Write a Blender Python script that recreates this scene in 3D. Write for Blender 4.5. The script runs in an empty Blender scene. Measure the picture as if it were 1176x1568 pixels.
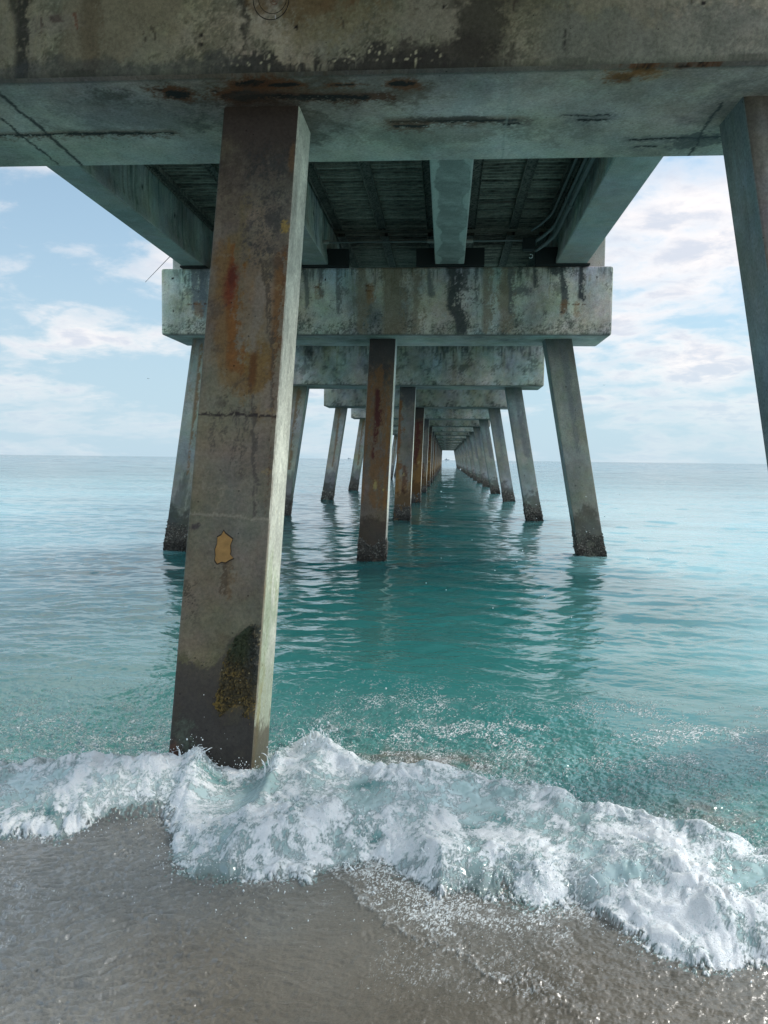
import bpy, math
import numpy as np
from mathutils import Matrix

# ------------------------------------------------------------------ camera
F_PX, PITCH, ROLL, YAW, CAM_H = 1237.88, -0.0654, 0.0122, 0.0758, 1.719
scene = bpy.context.scene
COL = scene.collection
fw = np.array([-math.sin(YAW)*math.cos(PITCH), math.cos(YAW)*math.cos(PITCH), math.sin(PITCH)])
rt = np.array([math.cos(YAW), math.sin(YAW), 0.0])
up = np.cross(rt, fw)
r2 = math.cos(ROLL)*rt + math.sin(ROLL)*up
u2 = -math.sin(ROLL)*rt + math.cos(ROLL)*up
cd = bpy.data.cameras.new('camera')
cd.sensor_fit = 'HORIZONTAL'; cd.sensor_width = 36.0
cd.lens = 36.0*F_PX/1176.0
cd.clip_start = 0.05; cd.clip_end = 20000
cam = bpy.data.objects.new('camera', cd); COL.objects.link(cam)
cam.matrix_world = Matrix(((r2[0], u2[0], -fw[0], 0.0), (r2[1], u2[1], -fw[1], 0.0), (r2[2], u2[2], -fw[2], CAM_H), (0, 0, 0, 1)))
scene.camera = cam

# ------------------------------------------------------------------ world, sun, exposure
SUN_AZ, SUN_EL = math.radians(58), math.radians(34)      # azimuth from +Y towards +X
world = bpy.data.worlds.new('World'); scene.world = world
world.use_nodes = True
nt = world.node_tree; N = nt.nodes; Lk = nt.links; N.clear()
def nd(tree, t, **kw):
    n = tree.nodes.new(t)
    for k, v in kw.items(): setattr(n, k, v)
    return n
def mth(tree, op, a, b=None, c=None, clamp=False):
    n = tree.nodes.new('ShaderNodeMath'); n.operation = op; n.use_clamp = clamp
    for i, v in enumerate((a, b, c)):
        if v is None: continue
        if isinstance(v, (int, float)): n.inputs[i].default_value = v
        else: tree.links.new(v, n.inputs[i])
    return n.outputs[0]
def mapr(tree, v, a, b, c, d, smooth=True):
    n = tree.nodes.new('ShaderNodeMapRange'); n.interpolation_type = 'SMOOTHSTEP' if smooth else 'LINEAR'
    tree.links.new(v, n.inputs[0])
    for i, x in enumerate((a, b, c, d)): n.inputs[i+1].default_value = x
    return n.outputs[0]
def mixc(tree, f, a, b, mode='MIX'):
    n = tree.nodes.new('ShaderNodeMix'); n.data_type = 'RGBA'; n.blend_type = mode
    for s, v in ((n.inputs[0], f), (n.inputs[6], a), (n.inputs[7], b)):
        if isinstance(v, (int, float)): s.default_value = v
        elif isinstance(v, tuple): s.default_value = (*v, 1.0)
        else: tree.links.new(v, s)
    return n.outputs[2]
tc = nd(nt, 'ShaderNodeTexCoord')
sky = nd(nt, 'ShaderNodeTexSky', sky_type='NISHITA', sun_disc=False)
sky.sun_elevation = SUN_EL; sky.sun_rotation = SUN_AZ
sky.air_density = 1.0; sky.dust_density = 1.2; sky.ozone_density = 1.3
sep = nd(nt, 'ShaderNodeSeparateXYZ'); Lk.new(tc.outputs['Generated'], sep.inputs[0])
zc = mth(nt, 'MAXIMUM', sep.outputs[2], 0.0)
den = mth(nt, 'ADD', zc, 0.22)
px = mth(nt, 'DIVIDE', sep.outputs[0], den); py = mth(nt, 'DIVIDE', sep.outputs[1], den)
cmb = nd(nt, 'ShaderNodeCombineXYZ'); Lk.new(px, cmb.inputs[0]); Lk.new(py, cmb.inputs[1])
def noise(tree, vec, scale, detail=6, rough=0.55, dist=0.0, w=None):
    n = tree.nodes.new('ShaderNodeTexNoise'); n.inputs['Scale'].default_value = scale
    n.inputs['Detail'].default_value = detail; n.inputs['Roughness'].default_value = rough
    n.inputs['Distortion'].default_value = dist
    if vec is not None: tree.links.new(vec, n.inputs['Vector'])
    return n
mp = nd(nt, 'ShaderNodeMapping'); Lk.new(cmb.outputs[0], mp.inputs[0])
mp.inputs['Rotation'].default_value = (0, 0, math.radians(20)); mp.inputs['Scale'].default_value = (1.5, 1.6, 1)
mp.inputs['Location'].default_value = (3.1, 1.7, 0)
c1 = noise(nt, mp.outputs[0], 0.95, 9, 0.55, 0.35)
c2 = noise(nt, mp.outputs[0], 5.0, 6, 0.62, 0.3)
cover = mth(nt, 'ADD', c1.outputs['Fac'], mth(nt, 'MULTIPLY', mth(nt, 'SUBTRACT', c2.outputs['Fac'], 0.5), 0.28))
# more cloud seaward-right, where the veiled sun is
cover = mth(nt, 'ADD', cover, mth(nt, 'MULTIPLY', sep.outputs[0], 0.05))
cmask = mapr(nt, cover, 0.425, 0.62, 0.0, 1.0)
hz = mapr(nt, sep.outputs[2], 0.01, 0.15, 0.25, 0.92)
cmask = mth(nt, 'MULTIPLY', cmask, hz)
thick = mapr(nt, mth(nt, 'ADD', cover, mth(nt, 'MULTIPLY', mth(nt, 'SUBTRACT', c2.outputs['Fac'], 0.5), 0.5)), 0.49, 0.70, 0.0, 0.9)
ccol = mixc(nt, thick, (7.3, 6.75, 6.5), (4.4, 4.7, 5.35))
# high thin veil everywhere
veil = mapr(nt, sep.outputs[2], 0.0, 0.35, 0.92, 0.50)
base = mixc(nt, veil, mixc(nt, 1.0, sky.outputs[0], (0.54, 0.80, 0.92), 'MULTIPLY'), (3.5, 4.6, 5.35))
skyc = mixc(nt, cmask, base, ccol)
# overcast skies brighten towards the zenith; added landward gain fills the shaded faces
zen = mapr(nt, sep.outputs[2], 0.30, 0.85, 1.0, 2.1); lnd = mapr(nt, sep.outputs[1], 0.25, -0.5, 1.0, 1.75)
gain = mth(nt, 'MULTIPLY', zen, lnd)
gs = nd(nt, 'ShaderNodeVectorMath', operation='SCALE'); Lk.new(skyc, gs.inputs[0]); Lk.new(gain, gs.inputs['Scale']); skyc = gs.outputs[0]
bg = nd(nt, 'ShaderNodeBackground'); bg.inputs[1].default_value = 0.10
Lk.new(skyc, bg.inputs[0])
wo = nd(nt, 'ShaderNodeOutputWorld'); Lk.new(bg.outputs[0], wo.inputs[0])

sd = bpy.data.lights.new('sun', 'SUN'); sd.energy = 1.5; sd.angle = math.radians(12); sd.color = (1.0, 0.95, 0.88)
sun = bpy.data.objects.new('sun', sd); COL.objects.link(sun)
dv = np.array([math.sin(SUN_AZ)*math.cos(SUN_EL), math.cos(SUN_AZ)*math.cos(SUN_EL), math.sin(SUN_EL)])
from mathutils import Vector
sun.rotation_euler = Vector(dv).to_track_quat('Z', 'Y').to_euler()
scene.view_settings.view_transform = 'Standard'; scene.view_settings.look = 'None'
scene.view_settings.exposure = 0.68; scene.view_settings.gamma = 1.0
scene.render.engine = 'CYCLES'
scene.cycles.use_denoising = True
scene.cycles.max_bounces = 8; scene.cycles.diffuse_bounces = 5; scene.cycles.glossy_bounces = 4
scene.cycles.sample_clamp_indirect = 6.0

# ------------------------------------------------------------------ numpy noise
_T = {}
def tile(seed, beta=1.7, n=512, lo=1, hi=1e9, dirx=0.0):
    key = (seed, beta, n, lo, hi, dirx)
    if key in _T: return _T[key]
    rng = np.random.default_rng(seed)
    kx = np.fft.fftfreq(n)*n; ky = np.fft.rfftfreq(n)*n
    K = np.sqrt(kx[:, None]**2 + ky[None, :]**2); K[0, 0] = 1
    A = K**(-beta); A[(K < lo) | (K > hi)] = 0; A[0, 0] = 0
    if dirx: A = A*(0.06+np.abs(kx[:, None]/K)**dirx)     # first axis = y: crests along x
    ph = rng.uniform(0, 2*np.pi, K.shape)
    f = np.fft.irfft2(A*np.exp(1j*ph), s=(n, n)); f = (f/f.std()).astype(np.float32)
    _T[key] = f; return f
def samp(t, u, v):          # u along columns (x), v along rows (y), in tile units (period 1)
    n = t.shape[0]
    a = (np.asarray(u) % 1.0)*n; b = (np.asarray(v) % 1.0)*n
    i = np.floor(a).astype(np.int64); j = np.floor(b).astype(np.int64)
    fa = a-i; fb = b-j; i %= n; j %= n; i1 = (i+1) % n; j1 = (j+1) % n
    return (t[j, i]*(1-fa)*(1-fb)+t[j, i1]*fa*(1-fb)+t[j1, i]*(1-fa)*fb+t[j1, i1]*fa*fb)
def fbm(u, v, L, seed, beta=1.7, an=1.0, lo=1, hi=1e9, n=512):
    return samp(tile(seed, beta, n, lo, hi), u/L, v*an/L)
def sst(x, a, b):
    t = np.clip((x-a)/(b-a), 0, 1); return t*t*(3-2*t)
def pdist(u, v, pts):
    d = np.full(u.shape, 1e9)
    for (x0, y0), (x1, y1) in zip(pts[:-1], pts[1:]):
        dx, dy = x1-x0, y1-y0; q = dx*dx+dy*dy+1e-12
        t = np.clip(((u-x0)*dx+(v-y0)*dy)/q, 0, 1)
        d = np.minimum(d, np.hypot(u-x0-t*dx, v-y0-t*dy))
    return d
def inside(u, v, pts):
    c = np.zeros(u.shape, bool); n = len(pts)
    for i in range(n):
        x0, y0 = pts[i]; x1, y1 = pts[(i+1) % n]
        if y0 == y1: continue
        c ^= ((y0 > v) != (y1 > v)) & (u < (x1-x0)*(v-y0)/(y1-y0)+x0)
    return c
def sdpoly(u, v, pts):      # positive inside
    d = pdist(u, v, list(pts)+[pts[0]]); return np.where(inside(u, v, pts), d, -d)
class Paint:
    """base colour of a face, painted in metres on (u, v); v points up the wall"""
    def __init__(s, u, v, seed, base, var=0.16, tint=0.05):
        s.u, s.v, s.seed = u, v, seed
        n1 = fbm(u, v, 3.1, seed, 1.6); n2 = fbm(u, v, 1.3, seed+1, 1.3); n3 = fbm(u, v, 2.3, seed+2, 1.5, 0.25)
        k = 1+var*(0.55*n1+0.35*n2+0.4*n3)
        s.c = np.array(base)[None, :]*np.clip(k, 0.25, 2.2)[:, None]
        s.c[:, 0] *= 1+tint*fbm(u, v, 2.7, seed+3, 1.5); s.c[:, 2] *= 1-tint*fbm(u, v, 2.1, seed+4, 1.5)
        s.w1 = fbm(u, v, 0.9, seed+5, 1.4); s.w2 = fbm(u, v, 0.35, seed+6, 1.1); s.ws = fbm(u, v, 1.1, seed+7, 1.3, 0.22)
        s.wf = fbm(u, v, 0.8, seed+8, 0.7)
    def mix(s, col, a):
        a = np.clip(a, 0, 1)[:, None]; s.c = s.c*(1-a)+np.array(col)[None, :]*a
    def mul(s, k, a):
        a = np.clip(a, 0, 1)[:, None]; s.c = s.c*(1-a+a*np.array(k)[None, :])
    def blob(s, cu, cv, ru, rv, col, a=1.0, soft=0.6, rag=0.25, mult=False):
        d = np.sqrt(((s.u-cu)/ru)**2+((s.v-cv)/rv)**2)+rag*(0.6*s.w1+0.5*s.w2)
        m = a*sst(-d, -1-soft/2, -1+soft/2)
        (s.mul if mult else s.mix)(col, m)
    def line(s, pts, w, col, a=1.0, wob=0.01, brk=0.0, soft=1.0):
        uu = s.u+wob*s.w1; vv = s.v+wob*s.w2
        d = pdist(uu, vv, pts)/w+brk*np.maximum(s.w2, -0.5)
        s.mix(col, a*sst(-d, -1-soft/2, -1+soft/2))
    def drip(s, pts, w, col, a=1.0, mult=False):       # stain that runs down and frays
        d = pdist(s.u+0.02*s.ws+0.01*s.w2, s.v, pts)/w+0.35*s.ws+0.25*s.w2
        m = a*sst(-d, -1.3, -0.4); (s.mul if mult else s.mix)(col, m)
    def streaks(s, amp, top, length, col, thr=0.6, scale=0.6, seed=0):
        n = samp(tile(s.seed+40+seed, 1.0, 512), s.u/scale/3, s.v*0.03+0.3)
        l = length*(0.55+0.5*samp(tile(s.seed+41+seed, 1.2, 512), s.u/1.7, 0.1+0*s.v))
        m = sst(n+0.25*s.ws, thr, thr+0.8)*sst(-(top-s.v)/np.maximum(l, 0.05), -1.0, -0.25)
        s.mul(col, amp*m)

# ------------------------------------------------------------------ mesh helpers
def mesh_obj(name, V, F, mat, parent=None, cols=None, smooth=False, attrs=None):
    V = np.asarray(V, np.float32); F = np.asarray(F, np.int32)
    me = bpy.data.meshes.new(name)
    me.vertices.add(len(V)); me.vertices.foreach_set('co', V.ravel())
    k = F.shape[1]
    me.loops.add(F.size); me.loops.foreach_set('vertex_index', F.ravel())
    me.polygons.add(len(F)); me.polygons.foreach_set('loop_start', np.arange(0, F.size, k, dtype=np.int32))
    try: me.polygons.foreach_set('loop_total', np.full(len(F), k, np.int32))
    except Exception: pass
    me.update(calc_edges=True)
    me.polygons.foreach_set('use_smooth', np.full(len(F), smooth, bool))
    if cols is not None:
        a = me.attributes.new('Col', 'FLOAT_COLOR', 'POINT')
        c4 = np.ones((len(V), 4), np.float32); c4[:, :3] = np.clip(cols, 0.001, 1); a.data.foreach_set('color', c4.ravel())
    for nm, v in (attrs or {}).items():
        a = me.attributes.new(nm, 'FLOAT', 'POINT'); a.data.foreach_set('value', np.asarray(v, np.float32))
    me.materials.append(mat); me.validate()
    o = bpy.data.objects.new(name, me); COL.objects.link(o)
    if parent is not None: o.parent = parent
    return o
def grid_faces(nu, nv, off=0):
    i = np.arange(nu-1)[None, :]; j = np.arange(nv-1)[:, None]
    a = (j*nu+i+off).ravel()
    return np.stack([a, a+1, a+1+nu, a+nu], 1)
def axis(a, b, r, step):
    n = max(1, int(round((b-a-2*r)/step)))
    return np.concatenate([[a], np.linspace(a+r, b-r, n+1), [b]])
def rbox(x0, x1, y0, y1, z0, z1, r=0.02, step=(0.1, 0.1, 0.1), fine=None):
    """rounded box as six grids. ids: 0 front(-y) 1 back 2 left(-x) 3 right 4 bottom 5 top"""
    def ax(k, a, b):
        if fine and k in fine:
            lo, hi, st = fine[k]; return np.unique(np.round(np.concatenate([[a], np.linspace(a+r, b-r, max(2, int((b-a)/step[k]))), np.arange(max(lo, a+r), min(hi, b-r), st), [b]]), 5))
        return axis(a, b, r, step[k])
    X, Y, Z = ax(0, x0, x1), ax(1, y0, y1), ax(2, z0, z1)
    Vs, Fs, I = [], [], []; off = 0
    def add(A, B, f, fid, flip):
        nonlocal off
        a, b = np.meshgrid(A, B); P = f(a.ravel(), b.ravel()); q = grid_faces(len(A), len(B), off)
        if flip: q = q[:, ::-1]
        Vs.append(P); Fs.append(q); I.append(np.full(len(P), fid)); off += len(P)
    c = lambda v, n: np.full(n.shape, v)
    add(X, Z, lambda a, b: np.stack([a, c(y0, a), b], 1), 0, False)
    add(X, Z, lambda a, b: np.stack([a, c(y1, a), b], 1), 1, True)
    add(Y, Z, lambda a, b: np.stack([c(x0, a), a, b], 1), 2, True)
    add(Y, Z, lambda a, b: np.stack([c(x1, a), a, b], 1), 3, False)
    add(X, Y, lambda a, b: np.stack([a, b, c(z0, a)], 1), 4, True)
    add(X, Y, lambda a, b: np.stack([a, b, c(z1, a)], 1), 5, False)
    V = np.concatenate(Vs)
    lo = np.array([x0+r, y0+r, z0+r]); hi = np.array([x1-r, y1-r, z1-r])
    inn = np.clip(V, lo, hi); d = V-inn; ln = np.linalg.norm(d, axis=1, keepdims=True); ln[ln == 0] = 1
    V = inn+d/ln*r
    return V, np.concatenate(Fs), np.concatenate(I)
def join(parts):
    Vs, Fs = [], []; o = 0
    for V, F in parts: Vs.append(V); Fs.append(F+o); o += len(V)
    return np.concatenate(Vs), np.concatenate(Fs)
def tube(pts, rad, n=8):
    pts = np.array(pts, float); rad = np.broadcast_to(rad, (len(pts),))
    V = []; t = np.gradient(pts, axis=0); t /= np.linalg.norm(t, axis=1, keepdims=True)+1e-9
    for p, d, r in zip(pts, t, rad):
        h = np.array([0, 0, 1.0]) if abs(d[2]) < 0.9 else np.array([1.0, 0, 0])
        a = np.cross(d, h); a /= np.linalg.norm(a); b = np.cross(d, a)
        for k in range(n):
            th = 2*np.pi*k/n; V.append(p+r*(np.cos(th)*a+np.sin(th)*b))
    F = []
    for i in range(len(pts)-1):
        for k in range(n):
            F.append((i*n+k, i*n+(k+1) % n, (i+1)*n+(k+1) % n, (i+1)*n+k))
    V.append(pts[0]); V.append(pts[-1]); A = len(V)-2; B = A+1; m = (len(pts)-1)*n
    for k in range(0, n, 2):
        F.append((A, (k+2) % n, k+1, k)); F.append((B, m+k, m+k+1, m+(k+2) % n))
    return np.array(V), np.array(F)

# ------------------------------------------------------------------ materials
def new_mat(name):
    m = bpy.data.materials.new(name); m.use_nodes = True; t = m.node_tree
    b = t.nodes['Principled BSDF']; return m, t, b
def concrete_mat(name, fine=55.0, var=0.35, bump=0.25, rough=0.82, grain=1.0):
    m, t, b = new_mat(name)
    at = nd(t, 'ShaderNodeAttribute', attribute_name='Col')
    co = nd(t, 'ShaderNodeTexCoord'); oi = nd(t, 'ShaderNodeObjectInfo')
    ad = nd(t, 'ShaderNodeVectorMath', operation='ADD'); t.links.new(co.outputs['Object'], ad.inputs[0])
    sc = nd(t, 'ShaderNodeVectorMath', operation='SCALE'); sc.inputs[0].default_value = (31, 17, 0); t.links.new(oi.outputs['Random'], sc.inputs['Scale'])
    t.links.new(sc.outputs[0], ad.inputs[1])
    n1 = noise(t, ad.outputs[0], fine, 5, 0.68); n2 = noise(t, ad.outputs[0], 7, 8, 0.65, 0.4); n3 = noise(t, ad.outputs[0], 230, 2, 0.6)
    k = mth(t, 'ADD', mapr(t, n1.outputs['Fac'], 0.25, 0.75, 1-var, 1+var*0.8, False), mth(t, 'MULTIPLY', mth(t, 'SUBTRACT', n2.outputs['Fac'], 0.5), 0.55))
    k = mth(t, 'ADD', k, mth(t, 'MULTIPLY', mth(t, 'SUBTRACT', n3.outputs['Fac'], 0.5), 0.5*grain))
    # pits and air holes
    vo = nd(t, 'ShaderNodeTexVoronoi'); vo.inputs['Scale'].default_value = 26; t.links.new(ad.outputs[0], vo.inputs['Vector'])
    cs = nd(t, 'ShaderNodeSeparateColor'); t.links.new(vo.outputs['Color'], cs.inputs[0])
    pit = mth(t, 'MULTIPLY', mth(t, 'LESS_THAN', vo.outputs['Distance'], mth(t, 'MULTIPLY', cs.outputs[1], 0.16)), mth(t, 'GREATER_THAN', cs.outputs[0], 0.72))
    k = mth(t, 'MULTIPLY', k, mth(t, 'SUBTRACT', 1.0, mth(t, 'MULTIPLY', pit, 0.6)))
    cc = nd(t, 'ShaderNodeVectorMath', operation='SCALE'); t.links.new(at.outputs['Color'], cc.inputs[0]); t.links.new(k, cc.inputs['Scale'])
    t.links.new(cc.outputs[0], b.inputs['Base Color'])
    wt = nd(t, 'ShaderNodeAttribute', attribute_name='wet')
    t.links.new(mth(t, 'SUBTRACT', rough, mth(t, 'MULTIPLY', wt.outputs['Fac'], rough-0.5)), b.inputs['Roughness'])
    h = mth(t, 'ADD', mth(t, 'MULTIPLY', n1.outputs['Fac'], 0.6), mth(t, 'MULTIPLY', n2.outputs['Fac'], 0.8))
    h = mth(t, 'SUBTRACT', h, mth(t, 'MULTIPLY', pit, 0.7))
    bp = nd(t, 'ShaderNodeBump'); bp.inputs['Strength'].default_value = bump; bp.inputs['Distance'].default_value = 0.02
    t.links.new(h, bp.inputs['Height']); t.links.new(bp.outputs[0], b.inputs['Normal'])
    b.inputs['Specular IOR Level'].default_value = 0.35
    return m
M_CONC = concrete_mat('weathered_concrete')
M_CRUST = concrete_mat('barnacle_crust', 90, 0.7, 0.9, 0.6, 1.4)
M_SOFF = concrete_mat('deck_soffit', 30, 0.5, 0.3, 0.85)
def plain(name, col, rough=0.6, metal=0.0, var=0.2, scale=20):
    m, t, b = new_mat(name); co = nd(t, 'ShaderNodeTexCoord')
    n = noise(t, co.outputs['Object'], scale, 4, 0.6)
    t.links.new(mixc(t, n.outputs['Fac'], tuple(c*(1-var) for c in col), tuple(c*(1+var) for c in col)), b.inputs['Base Color'])
    b.inputs['Roughness'].default_value = rough; b.inputs['Metallic'].default_value = metal
    return m
M_DARK = plain('black_block', (0.012, 0.014, 0.014), 0.9)
M_PIPE = plain('grey_conduit', (0.11, 0.12, 0.12), 0.45, 0.0)
M_SLEEVE = plain('sleeve', (0.3, 0.27, 0.24), 0.7)
M_STEEL = plain('bright_steel', (0.6, 0.6, 0.58), 0.3, 0.8)
M_ORANGE = plain('ochre_tile', (0.32, 0.185, 0.060), 0.85, 0, 0.45, 28)
M_ROD = plain('rod', (0.05, 0.05, 0.05), 0.4)
M_SHIP = plain('ship_grey', (0.14, 0.18, 0.21), 0.7)
M_BIRD = plain('bird_dark', (0.04, 0.04, 0.045), 0.8)

# ------------------------------------------------------------------ structure constants (metres, from the photogrammetric fit)
D1, S, T, H, XL, XR, CAPH = 4.509, 9.332, 1.359, 3.817, -4.96, 2.706, 1.134
PW, PD = 0.46, 0.42
CX, CLX, CLY, CY0 = -1.141, -0.0233, 0.2142, 0.410
RX, RLX, RLY = 1.890, 0.185, -0.017
LX, LLX = -4.311, -0.150
ZT = H+CAPH
yb = lambda n: D1+(n-1)*S

GREY = (0.30, 0.305, 0.28)
def tag(o, label=None, cat=None, group=None, kind=None):
    if label: o['label'] = label
    if cat: o['category'] = cat
    if group: o['group'] = group
    if kind: o['kind'] = kind
    return o

# ---- pier caps
def cap_mesh(name, seed, step, parent, fine=None, painter=None, dark=1.0):
    V, F, I = rbox(XL, XR, 0, T, H, ZT, 0.038, (step, step, step), fine)
    C = np.zeros((len(V), 3))
    for fid in range(6):
        s = I == fid; P = V[s]
        if fid in (0, 1): u, v = P[:, 0], P[:, 2]
        elif fid in (2, 3): u, v = P[:, 1]+20, P[:, 2]
        else: u, v = P[:, 0], P[:, 1]+9
        if fid == 4:
            p = Paint(u, v, seed+50, (0.375, 0.345, 0.31), 0.22, 0.05)
        else:
            p = Paint(u, v, seed, (0.41, 0.425, 0.375), 0.26, 0.08)
            if fid < 4:
                p.streaks(0.8, ZT, 0.75, (0.24, 0.27, 0.28), 0.7, 0.7, 1)
                p.streaks(0.55, ZT, 1.3, (0.75, 0.68, 0.5), 0.3, 1.1, 2)
                p.streaks(0.7, ZT, 0.4, (0.35, 0.38, 0.38), 0.1, 0.4, 3)
                # mould creeping up from the lower arris
                m = sst(H+0.20+0.09*p.w1+0.06*p.w2-v, 0.0, 0.16)*sst(p.w2+0.4*p.wf, -0.2, 0.9)
                p.mul((0.35, 0.38, 0.36), 0.85*m)
                m = sst(p.w1+0.6*p.wf+0.5*fbm(u, v, 2.2, seed+31, 1.5), 1.0, 1.9); p.mul((0.34, 0.37, 0.36), 0.75*m)
                m = sst(-p.w1-0.4*p.w2, 1.2, 2.2); p.mix((0.42, 0.44, 0.40), 0.5*m)
        if fid == 0 and painter: painter(p)
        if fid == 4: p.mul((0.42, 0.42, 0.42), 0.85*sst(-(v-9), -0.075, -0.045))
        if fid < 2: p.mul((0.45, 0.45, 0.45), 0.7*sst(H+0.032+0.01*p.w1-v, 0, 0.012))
        if fid == 4 and painter and hasattr(painter, 'bottom'): painter.bottom(p)
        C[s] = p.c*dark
    return mesh_obj(name, V, F, M_CONC, parent, C)

RUST = (0.16, 0.045, 0.015); RUSTD = (0.045, 0.018, 0.010); ORG = (0.30, 0.13, 0.03); BLK = (0.02, 0.018, 0.018); SOOT = (0.06, 0.068, 0.066)
def paint_cap1(p):
    p.c = p.c*0.60+np.array([0.30, 0.295, 0.24])[None]*0.30*np.clip(1+0.1*p.w1, 0.6, 1.4)[:, None]
    p.mul((0.80, 0.80, 0.66), 0.9+0*p.u)
    # pale tan old concrete on the left, ends in a ragged curve
    t = [(-2.17, 3.853), (-2.11, 4.6), (-1.44, 4.6), (-1.447, 4.218), (-1.539, 4.07), (-1.743, 4.03), (-1.874, 3.87)]
    p.mix((0.25, 0.235, 0.165), 0.75*sst(sdpoly(p.u+0.02*p.w1, p.v+0.02*p.w2, t), -0.01, 0.03))
    p.drip([(-2.0, 4.7), (-2.0, 3.9)], 0.07, (0.16, 0.135, 0.085), 0.7)
    p.drip([(-2.38, 4.7), (-2.39, 4.15), (-2.40, 3.85)], 0.055, (0.035, 0.04, 0.036), 0.92)
    p.drip([(-2.48, 4.6), (-2.44, 4.2)], 0.03, (0.05, 0.06, 0.045), 0.8)
    p.blob(-2.20, 4.14, 0.05, 0.03, RUSTD, 0.95, 0.4, 0.3); p.line([(-2.28, 4.14), (-2.285, 4.06)], 0.008, RUSTD, 0.9)
    p.line([(-2.08, 4.14), (-2.08, 4.07)], 0.006, RUST, 0.9)
    p.blob(-2.22, 4.12, 0.15, 0.07, (0.26, 0.25, 0.22), 0.4)
    p.line([(-1.148, 4.5), (-1.148, 4.209), (-1.126, 4.105), (-1.141, 3.96)], 0.014, (0.05, 0.05, 0.042), 0.85, 0.015, 0.3)
    p.blob(-0.62, 4.16, 0.30, 0.16, (0.22, 0.20, 0.10), 0.6, 0.9, 0.4)
    p.blob(-0.80, 4.24, 0.32, 0.12, (0.15, 0.095, 0.04), 0.7, 0.9, 0.4)
    p.blob(-0.45, 4.28, 0.2, 0.12, (0.17, 0.10, 0.05), 0.5, 0.9, 0.4)
    p.blob(-0.08, 4.08, 0.22, 0.20, (0.27, 0.26, 0.21), 0.6, 0.8, 0.4)
    p.blob(0.16, 4.04, 0.13, 0.17, (0.05, 0.052, 0.04), 0.85, 0.8, 0.5)
    p.blob(-0.12, 3.90, 0.30, 0.07, (0.045, 0.043, 0.036), 0.85, 0.8, 0.5)
    p.blob(0.25, 4.18, 0.3, 0.10, (0.08, 0.08, 0.06), 0.6, 0.9, 0.5)
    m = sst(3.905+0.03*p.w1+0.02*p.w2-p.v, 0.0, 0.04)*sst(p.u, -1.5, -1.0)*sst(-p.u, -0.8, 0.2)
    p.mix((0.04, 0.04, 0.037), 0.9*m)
    m = sst(3.93-p.v+0.02*p.w1, 0, 0.05)*sst(-p.u, 0.9, 1.4); p.mix((0.06, 0.075, 0.08), 0.6*m)
    # white shell specks along the arris
    sp = sst(fbm(p.u, p.v, 0.8, 977, 0.0, 1.0, 12, 34)+0.3*p.w1, 1.7, 2.3)*sst(3.93+0.035*p.w1-p.v, -0.02, 0.06)*sst(p.u, -1.35, -1.05)*sst(-p.u, -0.25, 0.1)
    p.mix((0.55, 0.55, 0.38), sp)
    # grey-green band on the right
    m = sst(4.09+0.04*p.w1-p.v, -0.02, 0.03)*sst(p.u, 0.35, 0.6); p.mix((0.19, 0.215, 0.185), 0.6*m)
    m = sst(p.v-4.10-0.03*p.w1, -0.02, 0.04)*sst(p.u, 0.5, 0.75); p.mix((0.29, 0.285, 0.215), 0.5*m)
    p.line([(0.604, 4.4), (0.61, 3.873)], 0.006, (0.10, 0.10, 0.085), 0.5, 0.01, 0.5)
    p.drip([(0.607, 4.0), (0.61, 3.9)], 0.016, (0.04, 0.04, 0.036), 0.9)
    for hx, hz_ in ((-0.056, 4.143), (-0.852, 4.056), (-1.38, 4.03), (-1.38, 3.98), (1.3, 4.12)): p.blob(hx, hz_, 0.011, 0.011, BLK, 1, 0.3, 0.1)
    for hx, a, l in ((-1.72, 4.05, 0.05), (-1.66, 4.08, 0.07), (1.25, 4.2, 0.07), (0.32, 4.22, 0.1), (-0.6, 4.1, 0.06)):
        p.line([(hx, a), (hx+0.004, a-l)], 0.006, (0.07, 0.06, 0.045), 0.8)
    p.streaks(0.35, 4.5, 0.6, (0.6, 0.6, 0.55), 0.4, 0.5, 6)
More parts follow.
